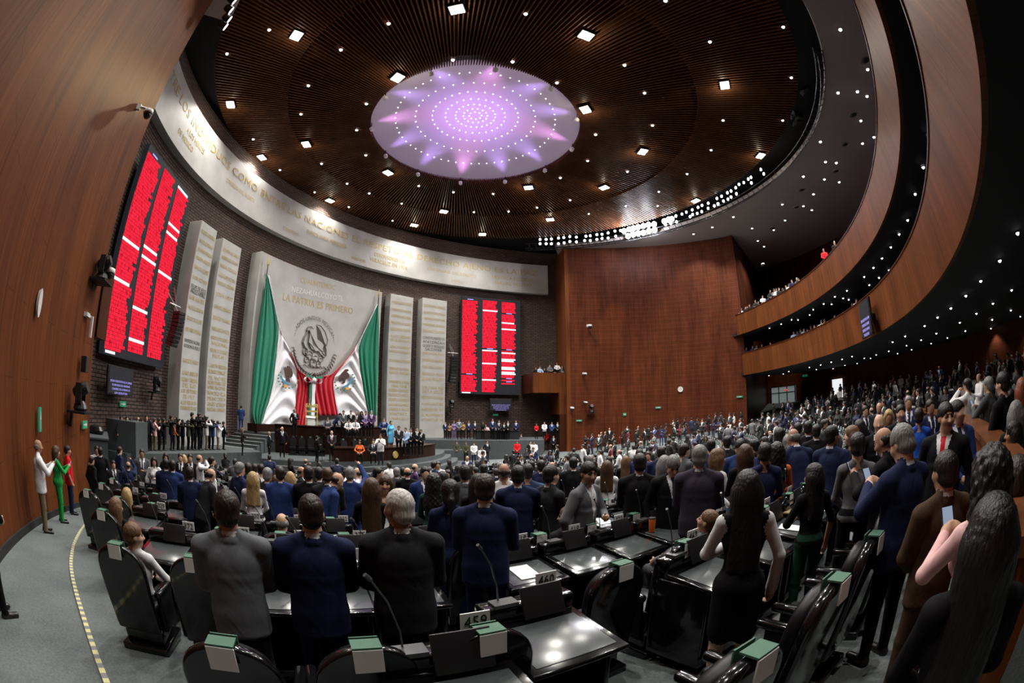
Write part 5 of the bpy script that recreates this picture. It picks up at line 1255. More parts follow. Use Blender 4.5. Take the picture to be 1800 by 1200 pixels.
COLS={'black':(.006,.006,.007),'navy':(.013,.018,.055),'blue':(.018,.035,.125),'bright_blue':(.02,.08,.42),'charcoal':(.018,.019,.022),'grey':(.12,.125,.135),'midgrey':(.065,.07,.078),'checkgrey':(.13,.14,.155),'white':(.62,.62,.64),'cream':(.55,.52,.46),'brown':(.055,.032,.02),'tan':(.30,.17,.06),'khaki':(.16,.125,.075),'red':(.50,.012,.02),'maroon':(.10,.012,.02),'pink':(.72,.07,.22),'palepink':(.68,.42,.42),'orange':(.55,.12,.03),'green':(.015,.26,.05),'darkgreen':(.012,.045,.03),'olive':(.05,.055,.03),'lilac':(.20,.15,.30),'lightblue':(.30,.42,.60),'skyblue':(.10,.40,.65),'denim':(.03,.05,.11),'plum':(.05,.02,.07),'purplegrey':(.035,.028,.045)}
HC={'black':(.008,.007,.007),'dark':(.016,.010,.008),'brown':(.055,.028,.014),'light_brown':(.13,.07,.035),'blonde':(.36,.24,.11),'grey':(.16,.16,.16),'white':(.55,.53,.50),'red':(.18,.05,.02)}
SK=[(.40,.225,.145),(.46,.27,.18),(.33,.18,.115),(.52,.33,.23)]
WORDS={'checkgrey':'grey checked','midgrey':'mid grey','bright_blue':'bright blue','palepink':'pale pink','lightblue':'light blue','skyblue':'sky blue','darkgreen':'dark green','purplegrey':'dark plum grey','charcoal':'charcoal','denim':'denim blue'}
_pm={}
def hand_prop(o,c,R,kind,s):
    if not _pm:
        b=MB(); b.box((0,0,0),(.15,.09,.11)); b.box((0,0,.075),(.07,.06,.04)); l=MB(); l.lathe([(.035,0),(.042,.02),(.042,.12),(.05,.16),(.046,.17)],12,(0,.04,0),0,Matrix.Rotation(-PI/2,3,'X'))
        g=MB(); g.lathe([(.044,.165),(.01,.168)],12,(0,.04,0),0,Matrix.Rotation(-PI/2,3,'X')); p=MB(); p.box((0,0,0),(.075,.009,.15)); q=MB(); q.box((0,-.005,0),(.068,.002,.14))
        _pm.update(body=b.mesh('body',M['black_plastic']),lens=l.mesh('lens',M['black_plastic']),glass=g.mesh('front_glass',M['glass']),phone=p.mesh('phone',M['black_plastic']),screen=q.mesh('screen',M['phone_screen']))
    lb=o['label']; far=bool(o.get('group')) or len(lb.split())>10
    rz=o.rotation_euler.z; off=Vector((0,.30,1.56) if kind=='cam' else (0,.40,1.36))*s; w=Matrix.Rotation(rz,3,'Z')@off+o.location
    t=empty('press_camera' if kind=='cam' else 'phone',tuple(w),rz)
    if kind=='cam':
        tag(t,'black camera held up by a photographer','camera','cameras held up by photographers')
        for k in('body','lens','glass'): newobj({'glass':'front_glass'}.get(k,k),_pm[k],t)
    else:
        t.rotation_euler=(-.5,0,rz); tag(t,'phone held in both hands by a standing person','phone','phones held up in hands'); newobj('body',_pm['phone'],t); newobj('screen',_pm['screen'],t)
M['phone_screen']=mat('lit_phone_screen',(.02,.02,.03),.2,0,(.5,.6,.8),.5)
NP=[0]; PEOPLE=[]
def put_person(x,y,z,az_heading,H=1.74,h=.018,top='navy',bottom=None,hair='short',hc='dark',skin=None,shirt='white',tie='navy',label=None,group=None,**kw):
    if tie is False: kw['tie']=False; tie='navy'
    key=tuple(sorted(dict(h=h,**kw).items())); me,c,R=get_body(key); s=H/1.74
    o=newobj('person',me,None,(x,y,z-.01),-az_heading); o.scale=(s*.97,s*.97,s)
    i=NP[0]; NP[0]+=1
    sk=SK[(i*7)%4] if skin is None else SK[skin]
    o['top']=COLS[top]; o['bottom']=COLS[bottom or top]; o['skin']=sk; o['shirt']=COLS[shirt]; o['tie']=COLS[tie]; o['hair']=HC[hc]
    tag(o,label,'person',group)
    if hair!='none':
        q=newobj('hair',get_hair(hair,key),o); q['hair']=HC[hc]
    if kw.get('arms') in('cam','phone') and math.hypot(x,y)<34: hand_prop(o,c,R,kw['arms'],s)
    PEOPLE.append(o); return o
# ---------------------------------------------------------------- who stands where (head-top pixel, distance, heading: 0 away from the camera, 180 towards it, 90 to the right)
TAKEN=[]
def place(px,py,d=None,rel=0,top='black',bottom=None,hair='short',hc='black',label=None,H=None,z=None,group=None,h=None,**kw):
    """z: height of a platform the person stands on; d: distance when it is known from the size"""
    sit=kw.get('legs')=='sit'; H0=H or (1.62 if kw.get('fem') else 1.74); hd=H0*(.735 if sit else 1)
    lean=kw.get('lean',0); hd-=H0*.47*(1-math.cos(lean))
    r=ray(px,py); n=math.hypot(r.x,r.y); az=math.atan2(r.x,r.y)
    if d is not None:
        x,y=r.x/n*d,r.y/n*d; zh=r.z/n*d; zf=floorz(x,y) if z is None else z
        s=(zh-zf)/hd; s=max(.88,min(1.10,s)); H0*=s; hd*=s
    elif z is not None:
        t=(z+hd)/(r.z/n) if abs(r.z)>1e-6 else 30
        if t<=0 or t>60: t=30
        x,y,zf=r.x/n*t,r.y/n*t,z
    else:
        q=at_floor(px,py,hd); x,y=q.x,q.y; zf=floorz(x,y)
    d=math.hypot(x,y); hh=h or (.0105 if d<4.6 else .015 if d<8 else .024 if d<15 else .036)
    hx=az+math.radians(rel)
    # the head leans ahead of the feet
    if lean: x-=math.sin(hx)*.47*H0*math.sin(lean); y-=math.cos(hx)*.47*H0*math.sin(lean)
    TAKEN.append((px,py,d))
    return put_person(x,y,zf,hx,H0,hh,top,bottom,hair,hc,label=label,group=group,**kw)
F=dict(fem=True,vee=False)
# --- nearest people
place(397,860,2.8,4,'checkgrey','charcoal','short','dark','man seen from behind in a grey checked suit, leftmost of the three standing in front',arms='front',fat=1.05)
place(545,866,2.8,0,'navy','navy','thin','dark','man with thinning crown seen from behind in a bright navy suit, middle of three',arms='front',fat=1.05)
place(703,857,2.8,-6,'charcoal','charcoal','thin','white','white-haired man seen from behind in a dark charcoal suit, beside the navy suit',arms='front',fat=1.12,turn=.55)
place(852,832,3.9,4,'navy','navy','short','dark','broad man seen from behind in a dark navy suit at the aisle',arms='front',fat=1.1)
place(791,843,4.5,-4,'navy','navy','tail','black','slim person with tied black hair and navy blazer left of the broad navy suit',arms='front',fem=True,vee=False)
place(1315,826,3.0,-10,'black','black','verylong','black','woman seen from behind with long black hair, white sleeves, black pinafore dress',arms='hold',fem=True,vee=False,dress=True,skirt=.36,sleeve='shirt')
place(1432,814,4.2,-35,'black','darkgreen','long','black','woman in black lace top and dark green trousers with long black hair, facing left',arms='hold',turn=.3,sleeve='short',**F)
place(1592,741,3.3,-50,'navy','black','short','grey','tall grey-haired man in dark navy jacket holding a phone, beside the row of empty armchairs',arms='phone',fat=1.08,nod=.35,tie=False)
place(1560,745,4.3,-70,'black','black','bald','dark','bald man in a black jacket using a phone behind the tall navy jacket',arms='phone',nod=.4,tie=False)
place(1508,759,4.5,-8,'grey','black','short','black','person with black hair seen from behind in a light grey jacket',arms='front',fem=True,vee=False)
place(1664,790,2.75,-40,'brown','brown','short','black','older man with tousled black hair in a brown suit, in the right foreground',arms='front',tie=False)
place(1661,706,4.5,195,'black','black','short','black','bearded man in black suit with white shirt and bright red tie by the wooden barrier',arms='down',turn=.7,h=.0085)
PEOPLE[-1]['tie']=COLS['red']
place(1462,747,6.0,25,'navy','black','short','black','man in dark navy suit left of the grey jacket, turned to the long-haired woman',arms='hold',turn=-.4)
place(1497,748,6.4,-100,'black','black','long','light_brown','woman with long light brown hair in black, left of the grey jacket',arms='phone',**F)
place(1790,800,2.5,-20,'red','black','long','dark','person in a red top almost hidden at the right edge',arms='down',**F)
place(1745,788,2.05,-38,'palepink','black','curly','black','woman with big curly black hair and pale pink jacket holding a light blue phone',arms='phone',**F)
place(1752,868,1.35,-20,'black','black','verylong','black','woman with long straight black hair and black top, nearest at the right edge',arms='front',**F)
place(1752,712,6.1,180,'midgrey','black','long','brown','long-haired woman in a light grey jacket behind the barrier',arms='down',turn=.5,h=.0085,opencoat=True,fem=True,vee=True)
place(1782,738,4.5,-95,'white','white','long','black','woman in profile with black hair and white jacket, behind the barrier at the right edge',arms='front',h=.0085,**F)
place(1700,664,10,-60,'white','khaki','short','black','cameraman in a white shirt behind the barrier rail',arms='cam',vee=False)
place(1737,661,8.3,-60,'midgrey','black','short','grey','man in dark vest and grey sleeves behind the barrier, right of the cameraman',arms='phone',vee=False)
place(1762,652,6.0,-60,'black','black','short','black','man in a black jacket behind the barrier near the right edge',arms='front',tie=False)
place(1775,684,6.3,190,'black','black','long','black','woman with long dark hair at the right edge behind the seated rail',arms='down',**F)
place(1796,664,5.8,0,'black','black','long','red','woman with auburn hair at the extreme right edge',arms='down',**F)
place(1786,704,4.6,10,'black','black','long','grey','woman seen from behind with long ash hair at the right edge',arms='down',**F)
place(1682,702,5.4,150,'blue','black','short','black','young man in a blue suit right behind the red tie',arms='front',turn=.5)
# left wall trio and the edge figures
place(66,771,9.6,85,'white','khaki','bald','grey','bald man in a white shirt and khaki trousers against the left wood wall',arms='phone',vee=False,h=.014)
place(98,783,11.0,80,'green','green','long','brown','woman in a bright green suit against the left wood wall',arms='phone',fat=1.18,fem=True,vee=False,h=.018)
place(118,782,12.4,80,'red','navy','short','black','person in a red polo shirt against the left wood wall',arms='down',sleeve='short',vee=False,h=.018)
q=at_floor(8,1080); put_person(q.x,q.y,q.z,math.atan2(q.x,q.y)+1.25,1.74,.015,'black',None,'short','black',label='man in dark suit at the extreme left edge, only his shoes and legs in view',arms='front')
q=at_floor(-5,1240); put_person(q.x,q.y,q.z,math.atan2(q.x,q.y)+.6,1.74,.015,'charcoal','black','short','black',label='man in dark jacket cut off at the lower left corner',arms='front')
# --- left part of the hall, from the strip to the first aisle
L=[(421,808,9.2,60,'navy','short','grey','man in profile with grey hair and navy suit in the left middle','down',{}),
(436,811,10.5,5,'navy','short','dark','man in navy suit just right of the grey-haired profile','front',{}),
(444,829,7.8,5,'white','long','blonde','blonde woman seen from behind in a white jacket','front',F),
(470,821,8.4,25,'charcoal','short','grey','balding man in dark grey suit right of the blonde woman in white','front',{}),
(492,819,8.2,0,'blue','short','dark','broad man seen from behind in a blue suit, hands on hips','front',dict(fat=1.12)),
(542,818,8.0,0,'black','short','dark','man seen from behind in a black suit above the navy suit','front',dict(fat=1.08)),
(575,821,7.8,0,'charcoal','short','brown','man seen from behind in a charcoal suit next to the pink jacket','front',{}),
(590,812,10.0,-40,'pink','long','light_brown','woman with light brown hair in a bright pink jacket','front',F),
(600,829,7.6,70,'blue','bald','dark','bald man in blue suit bending over a desk','front',dict(lean=.5)),
(615,811,8.6,10,'blue','short','grey','grey-haired man seen from behind in a blue suit, arm raised','up',{}),
(628,810,11,-80,'white','bald','dark','bald photographer in a white shirt pointing a camera left','cam',dict(vee=False)),
(653,840,5.4,10,'black','verylong','brown','woman in black seen from behind with very long brown hair','phone',F),
(677,823,6.8,185,'white','long','brown','smiling woman with dark wavy hair in a white jacket facing the camera','front',dict(fem=True,vee=True,h=.0085)),
(664,811,9.6,110,'charcoal','short','black','man in dark suit and white shirt facing right above the smiling woman','down',{}),
(747,818,8.8,165,'blue','short','black','man in a bright blue suit and white shirt facing the camera','down',{}),
(529,811,12,90,'black','bald','dark','bald man in black facing right before the rostrum steps','down',{}),
(374,822,8.6,60,'charcoal','bald','dark','balding man in dark grey suit leaning over his desk at left','front',dict(lean=.35)),
(333,819,8.6,0,'navy','short','dark','man seen from behind in navy, sitting on his desk edge','front',{}),
(291,805,11,0,'navy','short','black','man seen from behind in a navy suit, left one of a pair','front',{}),
(303,808,11,5,'blue','short','dark','man seen from behind in a blue suit, right one of a pair','front',{}),
(199,809,13,170,'charcoal','short','black','dark-haired man in charcoal suit facing the camera beside the wall edge','down',{}),
(225,810,13,0,'navy','bald','dark','bald man in a navy suit holding up a phone near the left wall','up',{}),
(210,784,16,70,'navy','short','dark','man in a navy suit facing right by the end of the left wall','down',{}),
(249,782,15,180,'midgrey','short','dark','man in a grey suit holding a white paper','hold',{}),
(270,788,14,180,'white','long','black','woman with long dark hair in a white blouse holding papers','hold',F),
(291,794,16,180,'black','long','dark','dark-haired woman in black behind the pair of navy suits','down',F),
(317,796,15,180,'black','short','dark','man in a black suit facing the camera below the press platform','down',{}),
(323,793,16,0,'black','long','blonde','blonde woman in black below the press platform','down',F),
(334,797,15,180,'black','short','black','man in black suit with striped tie below the press platform','down',{}),
(350,795,15,80,'white','bald','dark','bald photographer in white sleeves and black vest aiming right','cam',dict(vee=False)),
(372,790,14.5,80,'black','short','black','young man in black suit standing at the corner of the press platform','down',{}),
(170,783,15,180,'white','short','black','person with white collar at the end of the left wall','down',dict(vee=False)),
(176,785,14,0,'black','short','black','tall person in black seen from behind at the end of the left wall','down',{}),
(161,801,13,60,'black','short','black','person in black beside the edge of the left wall','down',{}),
(458,804,12,0,'white','short','black','person in a white shirt by the low grey wall of the press platform','front',dict(vee=False)),
(447,803,13,0,'white','short','dark','person in pale shirt left of the white shirt by the low grey wall','front',dict(vee=False)),
(484,835,10,0,'olive','long','brown','brown-haired woman in olive between suits','front',F),
(510,829,9.5,0,'cream','long','blonde','woman with light hair, low between the blue and black suits','front',F),
(560,820,9,0,'black','short','black','man in black right of the broad black suit','front',{})]
for px,py,d,rel,top,hair,hc,lb,arms,kw in L:
    k=dict(arms=arms); k.update(kw); place(px,py,d,rel,top,'charcoal' if top in('white','pink','cream','olive') else None,hair,hc,lb,**k)
# --- middle of the hall
Mi=[(762,826,6.8,0,'darkgreen','curly','black','person with dark curly hair in a dark green jacket','front',F),
(778,814,9.5,0,'navy','curly','black','person with dark bushy hair in navy behind the green jacket','front',F),
(817,808,7.2,-12,'midgrey','short','black','man seen from behind in a grey suit left of the white jacket','front',{}),
(840,826,5.8,0,'black','long','black','woman with long black hair close behind the broad navy suit','front',F),
(886,811,6.8,0,'white','bald','dark','shaven-headed man in a white jacket with a dark shoulder strap','front',dict(vee=False)),
(910,817,5.9,-5,'navy','short','black','man seen from behind in a dark navy suit right of the white jacket','front',dict(fat=1.06)),
(927,814,7.0,0,'denim','short','black','man in a dark blue shirt right of the dark navy suit','front',dict(vee=False)),
(968,817,5.9,55,'charcoal','short','black','man in charcoal suit in profile with his arms folded','fold',{}),
(1037,811,5.3,120,'grey','short','black','man in light grey suit turning to the camera between the desks','hold',dict(h=.0085,lean=.12,turn=-.5,tie=False)),
(1125,796,6.0,0,'black','short','black','broad man seen from behind in a black suit above the orange tumbler','front',dict(fat=1.15)),
(1182,796,5.85,165,'black','short','grey','man with glasses in black suit looking down at the desks','down',dict(nod=.5,h=.0085)),
(1168,793,6.6,0,'black','long','grey','woman with long grey hair between two black suits','front',F),
(1230,781,5.2,0,'purplegrey','short','grey','broad grey-haired man seen from behind in a dark plum grey suit','front',dict(fat=1.15)),
(1262,786,6.2,60,'white','long','light_brown','woman with long light brown hair in a white jacket and jeans','front',F),
(1302,769,7.4,190,'blue','short','black','man in a blue shirt looking down, facing the camera','hold',dict(vee=False,nod=.4)),
(1310,780,6.0,-10,'black','verylong','brown','woman with long wavy brown hair seen from behind in black','front',F),
(1345,777,5.6,0,'navy','short','black','person with short black hair seen from behind in a navy dress','front',F),
(1366,779,6.2,0,'orange','curly','black','woman in a burnt orange dress','front',dict(fem=True,vee=False,dress=True,skirt=.6)),
(1371,751,7.4,20,'midgrey','short','black','man in dark grey suit beside the burnt orange dress','front',{}),
(1386,752,7.0,-10,'white','tail','grey','person with tied grey hair in white behind the burnt orange dress','front',F),
(1392,749,6.8,-30,'navy','bald','grey','bald man in a navy suit leaning forward','front',dict(lean=.3)),
(1403,731,9.5,25,'black','short','black','dark-haired man in a black suit above the leaning navy suit','front',{}),
(1420,729,9,0,'black','short','black','man in black seen from behind right of the dark-haired man','front',{}),
(1326,765,8.5,-70,'black','short','black','dark-haired woman smiling, left of the burnt orange dress','down',F),
(1278,752,10,0,'charcoal','short','black','man in charcoal seen from behind above the white jacket','front',{}),
(1250,763,9,0,'blue','short','black','man in blue seen from behind left of the white-jacketed woman','front',{}),
(1225,760,10,0,'denim','curly','black','person with dark curly hair in dark blue','front',F),
(1203,770,8.6,60,'midgrey','short','dark','man with glasses in a grey hooded top facing right','front',dict(vee=False)),
(1067,788,8.4,0,'white','long','brown','woman with long dark hair in a white top seen from behind','front',F),
(1008,788,9.6,0,'black','short','black','man in black seen from behind, left of the woman in white','front',{}),
(1037,780,11,0,'charcoal','short','grey','grey-haired man seen from behind in dark grey','front',{}),
(1100,773,11,0,'black','long','light_brown','woman with light brown hair in black, right of the woman in white','front',F),
(1124,768,11,0,'blue','short','dark','broad man in blue seen from behind near the orange floral shirt','front',dict(fat=1.1)),
(1139,767,13,180,'orange','short','dark','person in an orange floral shirt','front',F),
(1162,768,9.6,0,'navy','short','black','broad man in navy hooded jacket seen from behind','front',dict(fat=1.15,vee=False)),
(1042,790,11,180,'black','long','dark','woman with long dark hair facing the camera behind the grey suit','down',F),
(933,785,11.5,-40,'navy','short','black','man in a navy suit reading his phone, in profile','phone',{}),
(951,793,10,0,'navy','short','black','man in navy seen from behind, right of the profile','front',{}),
(1511,735,6.8,0,'black','long','black','woman in black with dark hair above the grey jacket','front',F),
(1545,726,6.6,180,'black','bald','black','bald man with beard and glasses in black suit facing the camera','down',dict(h=.014)),
(1562,711,8.6,180,'blue','long','blonde','blonde woman in a royal blue jacket','down',F),
(1583,710,7.6,170,'black','short','black','man in a black suit facing the camera right of the blonde woman','down',{}),
(1597,695,9.8,180,'blue','short','grey','man with glasses in a blue suit above the black suits','down',{}),
(1615,716,7.2,0,'bright_blue','short','dark','woman in a bright blue jacket seen from behind','front',F),
(1635,701,8.2,150,'navy','short','dark','man in a navy suit and white shirt behind the red tie','front',{}),
(1520,701,12,150,'navy','short','dark','man in navy suit clapping near the middle of the right section','front',{}),
(1545,699,12,180,'charcoal','bald','dark','bald man in a charcoal suit clapping beside the navy suit','front',{}),
(1435,745,8.5,0,'black','short','black','man in black seen from behind, left of the dark navy suit','front',{}),
(763,795,16,60,'navy','short','black','man in navy in front of the lower rostrum desk','down',{}),
(770,796,16,180,'white','short','dark','person in white right of the man in navy before the rostrum','down',dict(vee=False)),
(787,801,14,180,'black','long','black','woman with long dark hair in black facing the camera mid hall','front',F),
(729,801,15,80,'plum','bald','dark','bald man in a dark purple suit before the lower rostrum desk','front',{}),
(815,799,14,0,'black','short','black','man in black left of the maroon jacket','front',{}),
(827,797,16,0,'maroon','long','dark','person in a maroon jacket','front',F),
(850,802,11.5,0,'navy','short','black','broad man in navy seen from behind in the middle','front',{}),
(880,794,14,90,'midgrey','short','grey','grey-haired man in a grey shirt facing right','front',dict(vee=False)),
(697,816,12,0,'midgrey','short','grey','grey-haired person in grey behind the man in bright blue','front',{}),
(716,812,11,0,'black','bald','dark','balding man in black seen from behind','front',{}),
(708,805,13,0,'navy','short','black','man in navy with dark hair before the lower desk','front',{})]
for px,py,d,rel,top,hair,hc,lb,arms,kw in Mi:
    k=dict(arms=arms); k.update(kw); place(px,py,d,rel,top,'charcoal' if top in('white','orange','maroon','bright_blue') and 'skirt' not in kw else None,hair,hc,lb,**k)
# seated people among the desks (taken to the seat nearest to the pixel)
def seat_at(px,py,hd):
    q=at_floor(px,py,hd); best=min((s for s in items if s[0]>1.4),key=lambda s:(s[4].x-q.x)**2+(s[4].y-q.y)**2); return best
SEATED=set()
def sit_person(px,py,top,hair,hc,label,fem=False,turn=0,arms='lap',**kw):
    s=seat_at(px,py,1.24) if px!=250 else min((q for q in items if abs(q[1]-31.65)<.01),key=lambda q:abs(q[2]+66.2)); key=(s[1],round(s[2],2))
    if key in SEATED: return
    SEATED.add(key); p,z,rz=s[4],s[5],s[6]; d=s[0]
    put_person(p.x,p.y,z+.03,-rz,1.66 if fem else 1.74,.0125 if d<8 else .024,top,'charcoal',hair,hc,label=label,legs='sit',arms=arms,fem=fem,vee=not fem,turn=turn,**kw); TAKEN.append((px,py,d))
for a in [(250,950,'white','short','light_brown','woman with short brown hair and white blouse sitting in the tall chair at left',True,-1.0),(217,852,'black','long','blonde','blonde woman seated in the leftmost row',True,0),(264,881,'black','long','light_brown','woman with light brown hair seated behind the leftmost armchairs',True,-.4),(312,864,'black','long','blonde','blonde woman in black seated before card 287',True,0),
 (463,902,'charcoal','bald','grey','bald man seated low before card 289',False,0),(440,872,'charcoal','short','black','dark-haired man seated behind card 245',False,0),(490,878,'black','short','black','dark-haired man seated left of card 246',False,0),(506,866,'black','short','dark','man seated between the blue and black suits',False,0),(608,862,'brown','long','light_brown','woman with light brown hair seated beside the aisle',True,0),
 (935,880,'cream','bald','dark','balding man in a pale jacket seated, his face turned left',False,.9),(1050,897,'charcoal','short','light_brown','bearded man with light brown hair seated, turned left',False,.9),(1118,876,'black','short','black','dark-haired man in black seated, turned left',False,.8),(744,884,'black','short','black','dark-haired person seated left of the navy blazer',False,0),
 (1089,800,'charcoal','bald','grey','bald man seated facing right, mid hall',False,-.9),(1136,800,'midgrey','bald','dark','balding seated man in grey among the desks',False,-.6),(1060,812,'black','short','light_brown','person with light brown hair seated mid hall',True,.4),(1072,830,'black','long','blonde','blonde person seated behind the grey suit',True,0),(1095,835,'black','short','brown','brown-haired person seated behind the black suit',True,0)]: sit_person(*a)
sl=min((q for q in items if abs(q[1]-32.85)<.01),key=lambda q:abs(q[2]+58.0)); SEATED.add((sl[1],round(sl[2],2)))
put_person(*pdir(sl[1]+1.22,deg(sl[2])),sl[5]+.03,-sl[6],1.74,.0125,'grey','midgrey','thin','light_brown',label='fair-haired man in light grey suit slumped back in an armchair, facing left',legs='sit',arms='lap',lean=-.35,turn=.2,vee=True)
# press platform: photographers and reporters
PR=[(213,734,150,'charcoal','short','black','down'),(223,731,150,'black','short','black','down'),(231,744,90,'black','long','black','down'),(243,746,160,'white','bald','black','cam'),(250,738,160,'white','long','dark','down'),(258,729,180,'black','short','black','down'),(264,744,60,'black','long','black','phone'),(272,737,70,'palepink','short','brown','phone'),(288,738,80,'black','short','black','cam'),(305,745,80,'orange','long','black','front'),(301,729,90,'black','short','black','cam'),(321,737,60,'black','short','black','cam'),(331,740,70,'olive','short','black','cam'),(338,724,80,'black','short','black','cam'),(350,722,80,'black','short','black','cam'),(353,738,70,'black','short','black','cam'),(343,741,70,'black','short','dark','cam'),(363,733,80,'white','short','black','cam'),(374,737,80,'blue','short','black','cam'),(383,739,80,'white','short','black','phone'),(393,746,80,'black','short','dark','front'),(368,738,70,'charcoal','short','black','cam'),(313,741,70,'black','short','black','cam'),(280,741,70,'black','short','black','front')]
GP='press crowd on the left platform'
for px,py,rel,top,hair,hc,arms in PR:
    fem=hair=='long'; w=WORDS.get(top,top)
    place(px,py,21.5+(px-210)*.024,rel,top,'khaki' if top in('white','palepink') else 'black',hair,hc,('woman' if fem else 'man')+' in %s on the press platform, %s'%(w,{'cam':'aiming a camera right','phone':'holding up a phone','down':'standing with arms down','front':'hands in front'}[arms]),z=-2.5,group=GP,arms=arms,fem=fem,vee=False,h=.024)
# rostrum
place(424,712,29.6,10,'blue','blue','short','black','man seen from behind in a blue suit at the brick wall left of the flags',z=-1.65,arms='front',H=1.74)
place(426,755,24.5,90,'black','black','long','light_brown','woman in black beside the press platform edge, in profile',z=-2.6,arms='hold',**F)
place(473,758,25.5,100,'black','black','bald','grey','bald man in black suit holding papers on the rostrum stairs',z=-2.85,arms='hold')
place(496,749,25.8,175,'black','black','bald','dark','man in black suit phoning at the left end of the tribune',z=-2.75,arms='ear')
place(557,768,25.5,60,'black','black','short','black','man in black speaking before the row of empty rostrum chairs',z=-2.95,arms='hold')
place(583,756,25.8,180,'charcoal','charcoal','bald','black','man with red tie standing before the tribune',z=-2.85,arms='front'); PEOPLE[-1]['tie']=COLS['red']
place(669,762,24.5,190,'white','charcoal','short','black','man in shirtsleeves standing behind the lower rostrum desk',z=-2.85,arms='phone',vee=False)
place(687,739,28,150,'skyblue','skyblue','short','dark','woman in a sky blue dress at the right end of the tribune',z=-2.2,arms='hold',dress=True,skirt=.5,**F)
for px,py,top,hc,lb,fem in ((632,769,'orange','black','woman in orange seated at the lower rostrum desk',True),(656,771,'charcoal','black','man in charcoal seated at the lower rostrum desk',False)): place(px,py,25.5,180,top,'black','long' if fem else 'short',hc,lb,z=-2.85,legs='sit',arms='lap',fem=fem,vee=not fem)
RO=[(518,718,150,'black','short','grey','hold','man in black reading papers at the left end of the tribune'),(600,726,90,'navy','short','dark','front','man in navy bending over the tribune'),(604,721,180,'midgrey','short','dark','front','man in grey behind the bending man on the tribune'),(617,721,180,'black','short','dark','front','man in black suit right of the bending man on the tribune'),(627,723,180,'charcoal','short','grey','front','grey-haired man in charcoal on the tribune'),(636,722,180,'black','long','black','front','woman with long black hair on the tribune'),(643,722,180,'lilac','short','dark','front','person in a lilac jacket on the tribune'),(653,721,180,'plum','short','grey','front','man in a purple suit with red tie at the right of the tribune')]
for px,py,rel,top,hair,hc,arms,lb in RO: place(px,py,27.5 if px<560 else 29.5,rel,top,'black',hair,hc,lb,z=-1.65,arms=arms,fem=hair=='long',vee=hair!='long',lean=.6 if 'bending' in lb and 'in navy' in lb else 0)
for px,py,lb in ((576,733,'man in a grey suit seated at the tribune left of the bending man'),(613,738,'person in white seated at the tribune behind papers'),(625,735,'person in a pale jacket seated at the tribune'),(675,734,'person in blue seated at the right end of the tribune')):
    place(px,py,29,180,'midgrey' if px<600 else 'white' if px<630 else 'blue','black','short','dark',lb,z=-1.62,legs='sit',arms='lap')
for px,py,top,lb in ((701,748,'charcoal','man in charcoal right of the sky blue dress'),(713,751,'lightblue','man with a light blue jacket leaning at the right end of the rostrum'),(722,752,'black','person in black behind the right end of the lower desk'),(733,750,'black','man in black with white shirt behind the right end of the lower desk'),(740,754,'black','rightmost person in black behind the lower rostrum desk')):
    place(px,py,28,180 if px!=713 else 200,top,'black','short','black',lb,z=-2.6,arms='front')
# right platform
RPz=[(783,742,'navy','short'),(790,744,'tan','long'),(798,739,'lilac','long'),(807,736,'grey','short'),(814,740,'tan','long'),(824,739,'navy','short'),(835,739,'charcoal','short'),(849,741,'black','long'),(866,735,'navy','short'),(877,738,'charcoal','short'),(893,739,'black','short'),(886,744,'black','short'),(907,738,'navy','short'),(943,744,'red','long'),(957,741,'white','short'),(970,743,'blue','short'),(980,742,'black','short')]
for px,py,top,hair in RPz:
    place(px,py,39.9 if px<900 else 40.6,180,top,'black' if top!='lilac' else 'lilac',hair,'black' if (px*7)%3 else 'brown',('woman' if hair=='long' else 'man')+' in %s standing on the right platform below the right screen'%WORDS.get(top,top),z=-2.2,arms='front',fem=hair=='long',vee=hair!='long',group='people on the right platform')
for px,py,top in ((854,745,'palepink'),(868,745,'grey')): place(px,py,41.0,180,top,'black','short','black','person in %s seated at the black-clothed table'%WORDS.get(top,top),z=-2.2,legs='sit',arms='lap')
R2=[(787,757,'charcoal'),(797,761,'navy'),(810,763,'black'),(822,768,'white'),(789,773,'white'),(803,775,'olive'),(819,776,'olive'),(833,777,'white'),(847,784,'white'),(865,767,'darkgreen'),(856,774,'charcoal'),(916,761,'black'),(931,759,'navy'),(954,755,'black'),(961,758,'red'),(969,753,'black'),(992,760,'blue'),(973,765,'black'),(909,774,'red'),(932,774,'charcoal'),(939,775,'white'),(937,786,'navy'),(916,799,'black')]
for px,py,top in R2:
    place(px,py,None,180 if px%2 else 150,top,'black' if top!='white' else 'navy','short','black' if px%3 else 'dark','person in %s before the right platform'%WORDS.get(top,top),arms='front' if px%2 else 'down',vee=top in('charcoal','navy','black','blue'),group='people before the right platform')
for px,py,top in ((1062,743,'black'),(1085,739,'red'),(1102,737,'white'),(1112,739,'navy'),(1116,742,'white'),(1136,737,'black'),(1146,737,'black')):
    place(px,py,None,170,top,'black','short','black','person in %s at the foot of the right wood block'%WORDS.get(top,top),arms='down',vee=top in('black','navy'),group='people along the right wood block')
